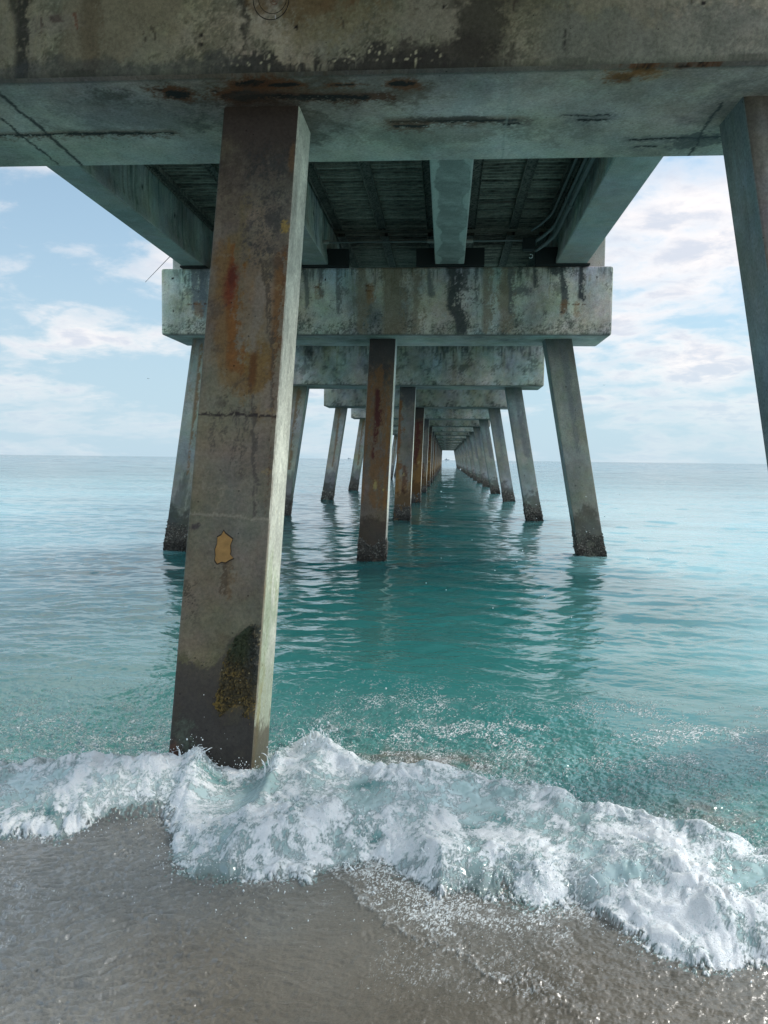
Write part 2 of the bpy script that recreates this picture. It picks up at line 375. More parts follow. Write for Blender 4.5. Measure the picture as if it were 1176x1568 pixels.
def paint_cap1_bottom(p):
    u, v = p.u, p.v-9          # v = distance from the front face
    V = p.v
    def Y(y): return y-D1+9
    P_ = lambda pts: [(a, Y(b)) for a, b in pts]
    p.c = p.c*np.array([0.95, 1.0, 1.0])
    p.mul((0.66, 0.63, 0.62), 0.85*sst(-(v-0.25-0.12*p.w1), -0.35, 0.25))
    p.blob(-1.0, Y(4.75), 0.75, 0.24, (0.085, 0.06, 0.038), 0.75, 0.9, 0.35)
    p.blob(-1.1, Y(4.72), 0.4, 0.10, (0.12, 0.055, 0.02), 0.6, 0.9, 0.5)
    p.blob(-1.95, Y(5.0), 0.5, 0.25, (0.09, 0.095, 0.095), 0.5, 1.0, 0.4)
    p.blob(-0.1, Y(5.35), 0.9, 0.16, (0.16, 0.15, 0.12), 0.5, 0.9, 0.5)
    for (a, b), r, ry in zip([(-1.655, 4.676), (-1.599, 4.737), (-1.359, 4.707), (-1.109, 4.622), (-1.256, 4.77), (-0.947, 4.646), (-0.597, 4.663), (-0.303, 4.662), (1.014, 4.554), (0.949, 4.647), (1.232, 4.543), (1.313, 4.533)],
                             (0.06, 0.07, 0.03, 0.09, 0.09, 0.07, 0.06, 0.05, 0.05, 0.05, 0.035, 0.05), (0.018, 0.04, 0.02, 0.03, 0.035, 0.02, 0.012, 0.02, 0.03, 0.03, 0.012, 0.012)):
        p.blob(a, Y(b), r*1.9, ry*2.4, (0.13, 0.045, 0.014), 0.9, 0.9, 0.4); p.blob(a, Y(b), r*1.15, ry*1.2, (0.010, 0.008, 0.007), 1.0, 0.5, 0.4)
    p.blob(1.0, Y(4.62), 0.14, 0.07, ORG, 0.5, 0.9, 0.5)
    p.line(P_([(-1.263, 4.79), (-0.994, 4.783), (-0.731, 4.813), (-0.42, 4.82)]), 0.060, (0.08, 0.028, 0.012), 0.9, 0.02, 0.4)
    p.line(P_([(-1.263, 4.79), (-0.994, 4.783), (-0.731, 4.813), (-0.503, 4.82)]), 0.032, (0.008, 0.007, 0.007), 1.0, 0.012, 0.3, 0.7)
    for pts, w, g in (([(-3.2, 5.28), (-2.972, 5.274), (-2.434, 5.266), (-1.82, 5.284)], 0.011, 1), ([(-0.374, 5.177), (0.394, 5.184)], 0.014, 1),
                      ([(-0.357, 5.238), (-0.152, 5.247)], 0.016, 1), ([(0.338, 5.24), (0.41, 5.234)], 0.014, 0), ([(0.665, 5.13), (0.938, 5.134)], 0.007, 0), ([(0.78, 5.20), (0.937, 5.205)], 0.015, 0),
                      ([(1.161, 5.526), (1.51, 5.509), (1.80, 5.508)], 0.012, 0), ([(1.232, 5.65), (1.358, 5.645)], 0.010, 0)):
        if g: p.line(P_(pts), w*4.5, (0.13, 0.065, 0.035), 0.75, 0.02, 0.4, 1.6)
        else: p.line(P_(pts), w*4, (0.10, 0.105, 0.115), 0.5, 0.02, 0.4, 1.6)
        p.line(P_(pts), w*1.15, BLK, 1.0, 0.008, 0.3, 0.7)
    p.blob(-2.25, Y(5.27), 0.28, 0.03, BLK, 0.8, 0.8, 0.5)
    p.blob(0.03, Y(5.15), 0.22, 0.03, BLK, 0.7, 0.8, 0.5)
    p.blob(1.62, Y(5.55), 0.16, 0.09, (0.04, 0.045, 0.05), 0.7, 0.9, 0.6)
    for pts, w in (([(-2.813, 4.7), (-2.844, 5.9)], 0.010), ([(-2.622, 4.55), (-2.664, 5.9)], 0.013), ([(1.56, 5.0), (1.614, 5.9)], 0.009)):
        p.line(P_(pts), w, (0.03, 0.032, 0.032), 0.9, 0.008, 0.3)
    p.line(P_([(0.328, 4.6), (0.353, 5.9)]), 0.007, (0.30, 0.33, 0.31), 0.6, 0.004, 0.3)
    # diagonal trowel scratches
    q = fbm(u*0.9+v*0.5, v*0.25-u*0.12, 0.5, 71, 0.8); p.mul((0.72, 0.75, 0.75), 0.5*sst(q, 0.9, 1.8)); p.mul((1.25, 1.3, 1.28), 0.6*sst(-q, 1.0, 1.8))
    # darker patch round the pile head
    p.blob(-1.14, Y(5.15), 0.40, 0.33, (0.07, 0.06, 0.05), 0.6, 0.8, 0.3)
    p.blob(1.89, Y(5.15), 0.42, 0.33, (0.07, 0.075, 0.08), 0.5, 0.8, 0.3)
paint_cap1.bottom = paint_cap1_bottom
def paint_cap2(p):
    p.mul((0.82, 0.85, 0.88), 0.5*sst(p.u, -2.8, -1.8)*sst(-p.u, -1.9, -1.2))
    p.drip([(0.02, 5.0), (0.10, 4.7), (0.06, 4.5), (0.03, 4.30), (0.16, 4.15), (0.20, 3.95)], 0.085, (0.05, 0.058, 0.058), 0.95)
    p.drip([(0.26, 5.0), (0.25, 4.6)], 0.05, (0.08, 0.085, 0.085), 0.8)
    p.drip([(2.18, 5.0), (2.18, 4.44)], 0.05, (0.03, 0.036, 0.04), 0.95)
    p.drip([(1.86, 5.0), (1.88, 4.60), (1.898, 4.2)], 0.04, (0.05, 0.06, 0.062), 0.9)
    p.blob(1.85, 4.92, 0.26, 0.12, (0.04, 0.05, 0.052), 0.9, 0.7, 0.5)
    p.drip([(1.4, 5.0), (1.42, 4.62)], 0.03, (0.06, 0.07, 0.07), 0.85); p.blob(1.15, 4.55, 0.14, 0.07, (0.09, 0.10, 0.10), 0.8, 0.9, 0.6)
    p.drip([(-4.36, 5.0), (-4.34, 4.3)], 0.09, (0.12, 0.145, 0.16), 0.85); p.drip([(-4.20, 5.0), (-4.2, 4.25)], 0.1, (0.11, 0.135, 0.15), 0.7)
    for c, w in ((-0.96, 0.17), (-0.55, 0.10), (0.94, 0.11), (0.62, 0.08), (-1.5, 0.08)): p.drip([(c, 5.0), (c+0.01, 3.9)], w, (0.20, 0.17, 0.115), 0.75)
    for c, l in ((-2.45, 4.3), (-2.2, 4.5), (-1.9, 4.2), (-0.35, 4.5), (0.45, 4.4), (1.0, 4.2), (-3.0, 4.4), (-3.6, 4.5)): p.drip([(c, 5.0), (c+0.02, l)], 0.035, (0.10, 0.115, 0.115), 0.75)
    for pts in ([(-4.494, 4.34), (-4.172, 4.339)], [(1.84, 4.325), (1.93, 4.325)], [(1.99, 4.322), (2.247, 4.324)], [(-1.41, 4.638), (-1.27, 4.638)], [(-1.41, 4.56), (-1.30, 4.555)], [(-2.3, 4.62), (-2.18, 4.62)]):
        p.line(pts, 0.011, (0.07, 0.022, 0.012), 0.95, 0.008, 0.5)
        a, b = pts[0], pts[-1]; p.drip([((a[0]+b[0])/2, a[1]), ((a[0]+b[0])/2, a[1]-0.16)], 0.05, (0.24, 0.13, 0.05), 0.5)
    p.line([(-4.43, 4.21), (-4.15, 4.21)], 0.006, (0.09, 0.06, 0.05), 0.7)
    for hx, hz_ in ((-4.75, 4.78), (-4.74, 4.22), (2.44, 4.77), (1.87, 4.2), (-2.1, 4.75), (0.75, 4.25)): p.blob(hx, hz_, 0.018, 0.018, BLK, 1, 0.3, 0.1)
    # map cracking
    q = np.abs(fbm(p.u, p.v, 1.4, 313, 1.9)); m = sst(-q, -0.07, -0.02)*sst(fbm(p.u, p.v, 2.4, 314, 1.7), 0.0, 0.9); p.mix((0.07, 0.075, 0.07), 0.75*m)

# ---- piles
def pile_verts(kind, step, z0=-1.6, z1=H+0.04, grow=0.0, fine=None):
    bx, lx, ly = dict(c=(CX, CLX, CLY), r=(RX, RLX, RLY), l=(LX, LLX, RLY))[kind]
    V, F, I = rbox(-PW/2-grow, PW/2+grow, -grow, PD+grow, z0, z1, 0.016, step, fine)
    L = V.copy(); z = V[:, 2]
    W = V.copy(); W[:, 0] += bx+lx*(H-z); W[:, 1] += CY0-ly*(H-z)
    return L, W, F, I
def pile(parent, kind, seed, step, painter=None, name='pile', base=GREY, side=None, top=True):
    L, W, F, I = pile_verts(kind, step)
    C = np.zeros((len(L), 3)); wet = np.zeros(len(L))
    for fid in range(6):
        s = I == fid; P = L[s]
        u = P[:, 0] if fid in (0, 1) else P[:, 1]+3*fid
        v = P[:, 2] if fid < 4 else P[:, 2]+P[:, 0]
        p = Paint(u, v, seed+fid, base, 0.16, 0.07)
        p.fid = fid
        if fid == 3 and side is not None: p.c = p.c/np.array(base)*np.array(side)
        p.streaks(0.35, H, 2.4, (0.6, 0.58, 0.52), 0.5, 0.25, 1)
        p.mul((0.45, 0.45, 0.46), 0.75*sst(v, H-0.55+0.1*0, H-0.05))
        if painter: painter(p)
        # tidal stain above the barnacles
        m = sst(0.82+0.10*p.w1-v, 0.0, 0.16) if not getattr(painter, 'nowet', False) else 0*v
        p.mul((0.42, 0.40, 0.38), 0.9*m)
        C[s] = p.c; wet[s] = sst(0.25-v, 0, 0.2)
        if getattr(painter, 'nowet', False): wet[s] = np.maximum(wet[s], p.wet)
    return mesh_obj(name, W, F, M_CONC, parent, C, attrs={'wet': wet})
def crust(parent, kind, seed, step, ztop=0.52):
    L, W, F, I = pile_verts(kind, (step, step, step), -0.5, ztop+0.22, 0.0)
    bx, lx, ly = dict(c=(CX, CLX, CLY), r=(RX, RLX, RLY), l=(LX, LLX, RLY))[kind]
    a = np.where(I < 2, L[:, 0], L[:, 1]+2*I); z = L[:, 2]
    n = fbm(a, z, 0.5, seed, 0.55); n2 = fbm(a, z, 0.9, seed+1, 1.3)
    th = 0.008+0.010*n+0.007*n2-0.05*sst(z+0.09*n2, ztop-0.16, ztop+0.12)
    cx = bx+lx*(H-z); cy = CY0+PD/2-ly*(H-z)
    nx = np.where(I == 2, -1, np.where(I == 3, 1, 0)); ny = np.where(I == 0, -1, np.where(I == 1, 1, 0))
    # push outward on the sides; corners blended by scaling about the axis
    sx = 1+2*th/PW; sy = 1+2*th/PD
    V = W.copy(); V[:, 0] = cx+(W[:, 0]-cx)*sx; V[:, 1] = cy+(W[:, 1]-cy)*sy
    C = np.array([0.060, 0.055, 0.046])[None, :]*np.clip(1+0.5*n+0.2*n2, 0.2, 3)[:, None]
    hi = 0.85*sst(n+0.5*fbm(a, z, 0.21, seed+3, 0.3), 0.9, 1.9); C = C*(1-hi[:, None])+np.array([0.36, 0.35, 0.29])*hi[:, None]
    lo = sst(0.16+0.04*n2-z, 0, 0.1); C *= (1-0.65*lo)[:, None]
    return mesh_obj('barnacle_crust', V, F, M_CRUST, parent, C)

def paint_near(p):
    """stains of the nearest pile; u across the front face, v = height"""
    u, v = p.u, p.v; p.wet = 0*u
    if p.fid == 3:      # lit side: sky light put into the pale base, green stains over it
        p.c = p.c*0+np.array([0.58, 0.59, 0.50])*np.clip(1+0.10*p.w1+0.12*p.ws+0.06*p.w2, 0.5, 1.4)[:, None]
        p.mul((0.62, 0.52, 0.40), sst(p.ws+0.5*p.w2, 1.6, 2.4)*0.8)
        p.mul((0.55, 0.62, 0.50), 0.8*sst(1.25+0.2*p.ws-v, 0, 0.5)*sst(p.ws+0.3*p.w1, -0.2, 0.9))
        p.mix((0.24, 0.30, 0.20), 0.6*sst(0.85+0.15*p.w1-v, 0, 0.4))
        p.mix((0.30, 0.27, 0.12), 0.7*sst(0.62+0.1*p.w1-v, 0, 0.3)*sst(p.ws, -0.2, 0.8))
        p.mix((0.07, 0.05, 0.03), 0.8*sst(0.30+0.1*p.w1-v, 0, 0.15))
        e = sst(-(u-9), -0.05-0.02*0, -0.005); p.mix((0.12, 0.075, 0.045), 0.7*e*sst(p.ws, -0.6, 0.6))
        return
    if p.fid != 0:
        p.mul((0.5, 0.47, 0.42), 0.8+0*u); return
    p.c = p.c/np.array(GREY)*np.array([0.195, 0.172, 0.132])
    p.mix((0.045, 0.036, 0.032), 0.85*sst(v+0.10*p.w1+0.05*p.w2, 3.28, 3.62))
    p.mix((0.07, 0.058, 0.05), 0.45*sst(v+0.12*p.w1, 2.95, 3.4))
    m = sst(sdpoly(u+0.02*p.w1, v+0.05*p.w2, [(-0.075, 3.6), (0.20, 3.6), (0.20, 2.84), (-0.02, 2.86), (-0.03, 3.2)]), -0.03, 0.05)*sst(p.w2+0.5*p.wf+0.3*p.w1, -0.5, 0.9)
    p.mix((0.045, 0.05, 0.05), 0.75*m)
    p.mix((0.17, 0.125, 0.055), 0.6*sst(sdpoly(u, v, [(-0.16, 3.02), (-0.05, 3.05), (-0.03, 2.78), (-0.14, 2.78)]), -0.01, 0.03))
    p.drip([(-0.05, 3.25), (-0.04, 2.85)], 0.028, (0.16, 0.135, 0.075), 0.7)
    # rust plumes
    p.drip([(-0.13, 2.88), (-0.10, 2.4), (-0.05, 2.18)], 0.085, (0.19, 0.105, 0.030), 0.7)
    p.drip([(-0.088, 2.94), (-0.085, 2.6), (-0.05, 2.24)], 0.035, (0.20, 0.085, 0.022), 0.85)
    p.blob(-0.094, 2.73, 0.036, 0.14, (0.15, 0.030, 0.014), 0.85, 1.1, 0.3)
    p.blob(-0.094, 2.78, 0.022, 0.06, (0.07, 0.014, 0.010), 0.6, 0.9, 0.2)
    p.drip([(0.195, 2.88), (0.205, 2.5), (0.205, 2.2)], 0.050, (0.17, 0.085, 0.028), 0.85)
    p.blob(0.102, 2.20, 0.062, 0.22, (0.185, 0.11, 0.030), 0.85, 0.9, 0.3)
    p.blob(0.072, 2.21, 0.020, 0.12, (0.11, 0.045, 0.014), 0.85, 0.9, 0.3)
    p.drip([(0.08, 2.75), (0.075, 2.35)], 0.04, (0.20, 0.19, 0.165), 0.5)
    p.drip([(0.088, 2.86), (0.150, 2.546), (0.205, 2.241), (0.215, 1.99)], 0.020, (0.065, 0.057, 0.045), 0.8)
    p.drip([(0.070, 2.06), (0.094, 1.794), (0.120, 1.575), (0.150, 1.396)], 0.016, (0.075, 0.068, 0.058), 0.8)
    for (a, b, c) in ((-0.05, 2.0, 1.68), (-0.11, 2.0, 1.8), (-0.16, 1.96, 1.75), (0.01, 2.0, 1.6)): p.drip([(a, b), (a+0.025, c)], 0.006, (0.085, 0.075, 0.06), 0.7)
    for (a, b, r) in ((-0.16, 2.55, 0.05), (-0.14, 2.33, 0.05), (0.16, 2.85, 0.04), (-0.05, 2.10, 0.07), (0.14, 2.06, 0.06), (-0.1, 2.04, 0.06)): p.blob(a, b, r, r*0.9, (0.07, 0.06, 0.05), 0.55, 1.0, 0.7)
    p.line([(-0.25, 1.961), (0.02, 1.957), (0.24, 1.952)], 0.008, (0.035, 0.028, 0.026), 0.95, 0.006, 0.35, 0.6)
    p.line([(-0.25, 1.408), (-0.077, 1.399), (0.25, 1.377)], 0.007, (0.27, 0.25, 0.19), 0.75, 0.004, 0.2)
    p.line([(-0.25, 2.903), (0.25, 2.88)], 0.008, (0.22, 0.18, 0.12), 0.5, 0.01, 0.4)
    p.line([(-0.134, 1.637), (-0.150, 1.56), (-0.125, 1.537), (-0.014, 1.537)], 0.007, (0.26, 0.23, 0.17), 0.6, 0.01, 0.3)
    p.line([(-0.03, 1.54), (-0.075, 1.40)], 0.004, (0.26, 0.23, 0.17), 0.5, 0.01, 0.3)
    p.line([(0.04, 1.52), (0.058, 1.57), (0.10, 1.60), (0.135, 1.56), (0.145, 1.42)], 0.005, (0.23, 0.21, 0.16), 0.5, 0.006, 0.3)
    for b in (2.36, 1.98, 1.64, 2.70): p.line([(0.165, b), (0.19, b+0.015), (0.215, b), (0.19, b-0.014), (0.165, b)], 0.005, (0.25, 0.19, 0.10), 0.7, 0.004, 0.1)
    p.drip([(0.216, 2.95), (0.222, 2.6), (0.226, 1.4)], 0.008, (0.10, 0.05, 0.025), 0.75)
    p.blob(0.195, 3.06, 0.03, 0.03, (0.33, 0.24, 0.07), 0.8, 0.4, 0.8)
    p.blob(0.21, 3.5, 0.016, 0.10, (0.16, 0.10, 0.05), 0.7, 0.7, 0.4)
    p.blob(-0.189, 1.326, 0.045, 0.030, (0.05, 0.04, 0.045), 0.85, 0.4, 0.4)
    p.drip([(-0.03, 1.13), (-0.035, 0.98)], 0.010, (0.07, 0.05, 0.03), 0.8); p.drip([(0.0, 1.14), (0.0, 0.95)], 0.012, (0.12, 0.08, 0.04), 0.6)
    p.mul((1.1, 1.02, 0.92), 0.8*sst(1.25-v, 0, 0.3))
    m = sst(p.w2+p.wf, 0.6, 1.6)*sst(-u, 0.10, 0.17)*sst(-np.abs(v-0.92), -0.2, -0.05); p.mix((0.05, 0.045, 0.032), 0.85*m)
    # soaked foot below a ragged line
    wl = [(-0.40, 0.66), (-0.285, 0.65), (-0.212, 0.635), (-0.118, 0.604), (-0.03, 0.575), (0.032, 0.66), (0.068, 0.746), (0.173, 0.794), (0.30, 0.90), (0.4, -3), (-0.4, -3)]
    sdw = sdpoly(u+0.012*p.w1, v+0.015*p.w2, wl)
    wet = sst(sdw, -0.008, 0.012); p.wet = wet
    p.mix((0.075, 0.075, 0.035), 0.75*sst(-np.abs(sdw+0.02), -0.06-0.02*0, -0.0)*sst(p.w2+0.5*p.wf, -0.3, 0.8)*sst(-u, -0.08, 0.05))
    p.mix((0.036, 0.029, 0.022), 0.94*wet*(0.80+0.2*sst(sdw, 0.0, 0.12))); p.mix((0.055, 0.05, 0.028), 0.5*wet*sst(p.w2+p.wf, 0.4, 1.6)); p.mix((0.012, 0.011, 0.011), 0.6*wet*sst(0.35+0.1*p.w1-v, 0, 0.2))
    p.mix((0.05, 0.044, 0.036), 0.5*wet*sst(p.w1, 0.2, 1.5))
    gd = [(0.054, 0.694), (0.137, 0.785), (0.245, 0.83), (0.25, 0.666), (0.25, 0.463), (0.25, 0.313), (0.151, 0.376), (0.065, 0.34), (0.019, 0.338), (0.014, 0.523), (0.042, 0.626)]
    sg = sst(sdpoly(u+0.010*p.w1, v+0.010*p.w2, gd), -0.006, 0.012); p.gold = sg
    p.mix((0.060, 0.050, 0.022), 0.9*sg)
    p.mix((0.035, 0.05, 0.022), 0.8*sg*sst(v, 0.60, 0.72))
    p.mix((0.04, 0.045, 0.04), 0.7*sg*sst(u, 0.16, 0.20)*sst(v, 0.45, 0.55))
    g = sst(p.wf+0.5*fbm(u, v, 0.13, 611, 0.2), 0.35, 1.2)*sg*(1-0.7*sst(v, 0.62, 0.75)); p.mix((0.20, 0.125, 0.022), 0.9*g)
    g = sst(p.wf+0.5*fbm(u, v, 0.11, 612, 0.2), 1.7, 2.1)*sg; p.mix((0.5, 0.45, 0.28), g)
    p.blob(-0.17, 0.24, 0.085, 0.10, (0.075, 0.10, 0.07), 0.85, 0.9, 0.6)
    p.blob(-0.205, 0.13, 0.05, 0.12, (0.09, 0.03, 0.015), 0.8, 0.9, 0.5)
paint_near.nowet = True
def paint_c2(p):
    if p.fid == 3: p.c *= 1.9; return  # lit right face: sky light put into the colour
    if p.fid: return
    p.c = p.c/np.array(GREY)*np.array([0.12, 0.095, 0.065])
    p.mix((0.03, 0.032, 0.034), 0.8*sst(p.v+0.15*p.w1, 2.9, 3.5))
    p.drip([(-0.0, 3.2), (0.0, 1.9), (0.0, 1.0)], 0.16, (0.16, 0.075, 0.022), 0.7)
    p.drip([(-0.03, 2.9), (-0.02, 2.0), (-0.04, 1.75)], 0.06, (0.06, 0.012, 0.012), 0.92)
    p.drip([(0.19, 2.6), (0.2, 0.9)], 0.05, (0.20, 0.09, 0.02), 0.7)
    p.drip([(-0.19, 3.0), (-0.2, 1.0)], 0.04, (0.16, 0.08, 0.03), 0.6)
    p.blob(0.0, 1.28, 0.04, 0.11, (0.30, 0.24, 0.09), 0.85, 0.5, 0.5); p.blob(0.15, 1.2, 0.015, 0.02, (0.35, 0.28, 0.08), 0.9)
def paint_c3(p):
    if p.fid == 3: p.c *= 1.9; return  # right face brightened in the colour, as lit by the sky
    if p.fid: return
    p.c = p.c/np.array(GREY)*np.array([0.17, 0.165, 0.13])
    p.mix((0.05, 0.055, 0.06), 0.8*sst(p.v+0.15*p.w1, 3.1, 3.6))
    p.drip([(-0.20, 3.4), (-0.2, 0.8)], 0.06, (0.17, 0.07, 0.02), 0.85)
    p.mix((0.22, 0.12, 0.03), 0.75*sst(1.7+0.25*p.ws-p.v, 0, 0.7))
    p.drip([(0.0, 1.5), (0.0, 0.8)], 0.05, (0.10, 0.04, 0.02), 0.8); p.blob(-0.02, 1.3, 0.05, 0.06, (0.32, 0.25, 0.11), 0.8, 0.4, 0.4); p.blob(-0.02, 1.31, 0.018, 0.03, BLK, 1, 0.3, 0.3)
def paint_c4(p):
    if p.fid == 3: p.c *= 1.9; return  # brighter right face carries sky light in its colour
    if p.fid: return
    p.c = p.c/np.array(GREY)*np.array([0.13, 0.075, 0.04])
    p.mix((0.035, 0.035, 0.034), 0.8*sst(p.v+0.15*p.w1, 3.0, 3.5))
    p.drip([(0.02, 3.2), (0.02, 1.6)], 0.13, (0.07, 0.012, 0.010), 0.85)
    p.mix((0.20, 0.10, 0.02), 0.7*sst(1.9+0.3*p.ws-p.v, 0, 0.8)); p.blob(0.1, 1.6, 0.04, 0.07, (0.33, 0.27, 0.12), 0.8)
def paint_r(p):
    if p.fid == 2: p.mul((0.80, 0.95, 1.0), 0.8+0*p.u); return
    if p.fid: return
    p.c *= np.array([0.80, 0.80, 0.74])
    p.mul((0.6, 0.66, 0.7), 0.6*sst(p.v+0.3*p.ws, 2.1, 3.2)); p.drip([(0.05, 3.9), (0.05, 1.9)], 0.07, (0.10, 0.11, 0.115), 0.6)
    for a, b in ((0.02, 1.62), (0.1, 2.6), (-0.1, 1.3), (0.0, 3.0)): p.blob(a, b, 0.012, 0.014, BLK, 0.8)
def paint_r1(p):
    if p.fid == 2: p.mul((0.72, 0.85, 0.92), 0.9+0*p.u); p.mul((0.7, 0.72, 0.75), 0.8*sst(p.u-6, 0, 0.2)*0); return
    if p.fid: return
    p.mul((0.62, 0.60, 0.58), 0.9*sst(-p.u-0.03*p.w1, 0.10, 0.19)); p.mul((0.75, 0.72, 0.68), 0.8+0*p.u)
def paint_l(p):
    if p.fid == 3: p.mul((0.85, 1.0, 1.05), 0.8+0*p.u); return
    if p.fid: return
    p.c *= np.array([0.95, 0.93, 0.86])
    p.drip([(-0.03, 3.7), (0.0, 2.6), (0.05, 1.4)], 0.045, (0.17, 0.10, 0.045), 0.85); p.drip([(-0.15, 3.8), (-0.13, 2.9)], 0.04, (0.2, 0.14, 0.08), 0.5)
    p.mul((0.5, 0.5, 0.52), 0.85*sst(1.25+0.15*p.ws-p.v, 0, 0.25))

# ------------------------------------------------------------------ pier bents
ordn = ['', 'first', 'second', 'third', 'fourth', 'fifth', 'sixth', 'seventh', 'eighth', 'ninth', 'tenth', 'eleventh', 'twelfth', 'thirteenth', 'fourteenth', 'fifteenth', 'sixteenth', 'seventeenth', 'eighteenth', 'nineteenth', 'twentieth']
NB = 20
def cp(o, parent):
    c = o.copy(); COL.objects.link(c); c.parent = parent
    for ch in [k for k in bpy.data.objects if k.parent == o]: cp(ch, c)
    return c
def empty(name, loc):
    e = bpy.data.objects.new(name, None); COL.objects.link(e); e.location = loc; e.empty_display_size = 0.3; return e
def pedestals(parent):
    for x0, x1 in ((XL+0.06, -4.60), (2.30, XR-0.065)):
        V, F, I = rbox(x0, x1, 0.42, 0.98, ZT-0.01, ZT+0.81, 0.02, (0.08, 0.08, 0.08))
        p = Paint(V[:, 0]+V[:, 1]*0.7, V[:, 2], 57, (0.36, 0.37, 0.33), 0.1)
        mesh_obj('end_pedestal', V, F, M_CONC, parent, p.c)
def bent_empty(n, label):
    return tag(empty('pier_bent', (0, yb(n), 0)), label, 'pier support', 'concrete bents carrying the pier')
B = {}
B[1] = bent_empty(1, 'nearest concrete bent, its rust stained pile with an ochre patch standing in the breaking surf')
cap1 = cap_mesh('cap_beam', 11, 0.05, B[1], {0: (-2.95, 2.75, 0.011), 1: (0.0, T, 0.010), 2: (H, 4.35, 0.010)}, paint_cap1)
pedestals(cap1)
# raised round form mark with painted scrawl, cast in the near cap face
ring = []
for a0 in np.linspace(0, 2*np.pi, 49): ring.append((-0.993+0.098*math.cos(a0), -0.001, 4.205+0.105*math.sin(a0)))
V, F = tube(ring, 0.0022, 6); o = mesh_obj('cast_ring', V, F, M_CONC, B[1], np.tile([0.035, 0.032, 0.03], (len(V), 1)), True)
ring = [(-0.985+0.078*math.cos(a0), -0.001, 4.215+0.083*math.sin(a0)) for a0 in np.linspace(0, 2*np.pi, 41)]
V, F = tube(ring, 0.0016, 6); mesh_obj('cast_ring', V, F, M_CONC, B[1], np.tile([0.05, 0.045, 0.04], (len(V), 1)), True)
tubes = []
for a0, b0 in ((0, 2*np.pi),): tubes.append(tube([(-0.975+0.022*math.cos(t), -0.003, 4.205+0.028*math.sin(t)) for t in np.linspace(a0, b0, 25)], 0.0016, 5))
tubes.append(tube([(-0.990, -0.004, 4.222), (-0.986, -0.004, 4.196), (-0.981, -0.004, 4.190), (-0.977, -0.004, 4.206), (-0.973, -0.004, 4.190), (-0.967, -0.004, 4.196), (-0.963, -0.004, 4.222)], 0.0018, 5))
tubes.append(tube([(-0.9655, -0.004, 4.185), (-0.9645, -0.004, 4.18)], 0.003, 5))
V, F = join(tubes); mesh_obj('scratched_mark', V, F, plain('scratch', (0.26, 0.15, 0.10), 0.8), B[1])
V, F, I = rbox(-0.9705, -0.9655, -0.004, 0.002, 4.104, 4.124, 0.001, (1, 1, 1)); mesh_obj('chalk_tick', V, F, plain('chalk', (0.6, 0.6, 0.6), 0.8), B[1])
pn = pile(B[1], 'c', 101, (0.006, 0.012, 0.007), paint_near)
# algae cushion as relief on the soaked foot, and the ochre patch
L_, W_, F_, I_ = pile_verts('c', (0.006, 0.4, 0.006), 0.28, 0.86)
s = I_ == 0; idx = -np.ones(len(L_), int); idx[s] = np.arange(s.sum())
Lf = L_[s]; Wf = W_[s].copy()
gd = [(0.054, 0.694), (0.137, 0.785), (0.215, 0.83), (0.217, 0.666), (0.217, 0.463), (0.217, 0.30), (0.19, 0.31), (0.151, 0.385), (0.10, 0.375), (0.065, 0.34), (0.03, 0.325), (0.022, 0.40), (0.014, 0.523), (0.03, 0.58), (0.042, 0.626)]
uu, vv = Lf[:, 0], Lf[:, 2]
w1 = fbm(uu, vv, 0.5, 5, 1.2); w2 = fbm(uu, vv, 0.22, 6, 0.5); w3 = fbm(uu, vv, 0.13, 612, 0.2)
w4 = fbm(uu, vv, 0.55, 9, 1.7); sg = sdpoly(uu+0.016*w4+0.008*w2, vv+0.030*w4+0.012*w2, gd)-0.012*(w1 > 0.6); hgt = sst(sg, -0.004, 0.02)*(0.010+0.006*w2+0.004*w1)+np.where(sg < -0.004, -0.01, 0)
Wf[:, 1] -= hgt
C = np.tile(np.array([0.055, 0.045, 0.02]), (len(uu), 1))*np.clip(1+0.4*w2, 0.3, 2)[:, None]
def mx(C, c, a): a = np.clip(a, 0, 1)[:, None]; return C*(1-a)+np.array(c)*a
C = mx(C, (0.030, 0.048, 0.018), 0.8*sst(vv+0.02*w1, 0.58, 0.70)); C = mx(C, (0.035, 0.04, 0.036), 0.8*sst(uu+0.01*w1, 0.15, 0.20)*sst(vv, 0.45, 0.55))
C = mx(C, (0.27, 0.18, 0.04), 0.85*sst(0.7*w2+0.5*w3+0.8*w4, 0.0, 1.4)*(1-0.7*sst(vv, 0.6, 0.72))); C = mx(C, (0.55, 0.5, 0.32), sst(w3+0.3*w2, 1.9, 2.3))
Ff = F_[(idx[F_] >= 0).all(1)]; Ff = idx[Ff]
keep = (sg[Ff] > -0.008).any(1)
mesh_obj('algae_mat', Wf, Ff[keep], M_CRUST, pn, C, True, {'wet': np.full(len(Wf), 0.5)})
pp = [(-0.022, 1.314), (-0.012, 1.300), (0.033, 1.269), (0.022, 1.235), (0.028, 1.198), (0.024, 1.185), (0.046, 1.163), (0.020, 1.150), (0.003, 1.138), (-0.020, 1.142), (-0.044, 1.130), (-0.060, 1.15), (-0.058, 1.179), (-0.064, 1.21), (-0.054, 1.24), (-0.056, 1.278), (-0.035, 1.29)]
def on_pile(u, z, out): return (u+CX+CLX*(H-z), CY0-CLY*(H-z)-out, z)
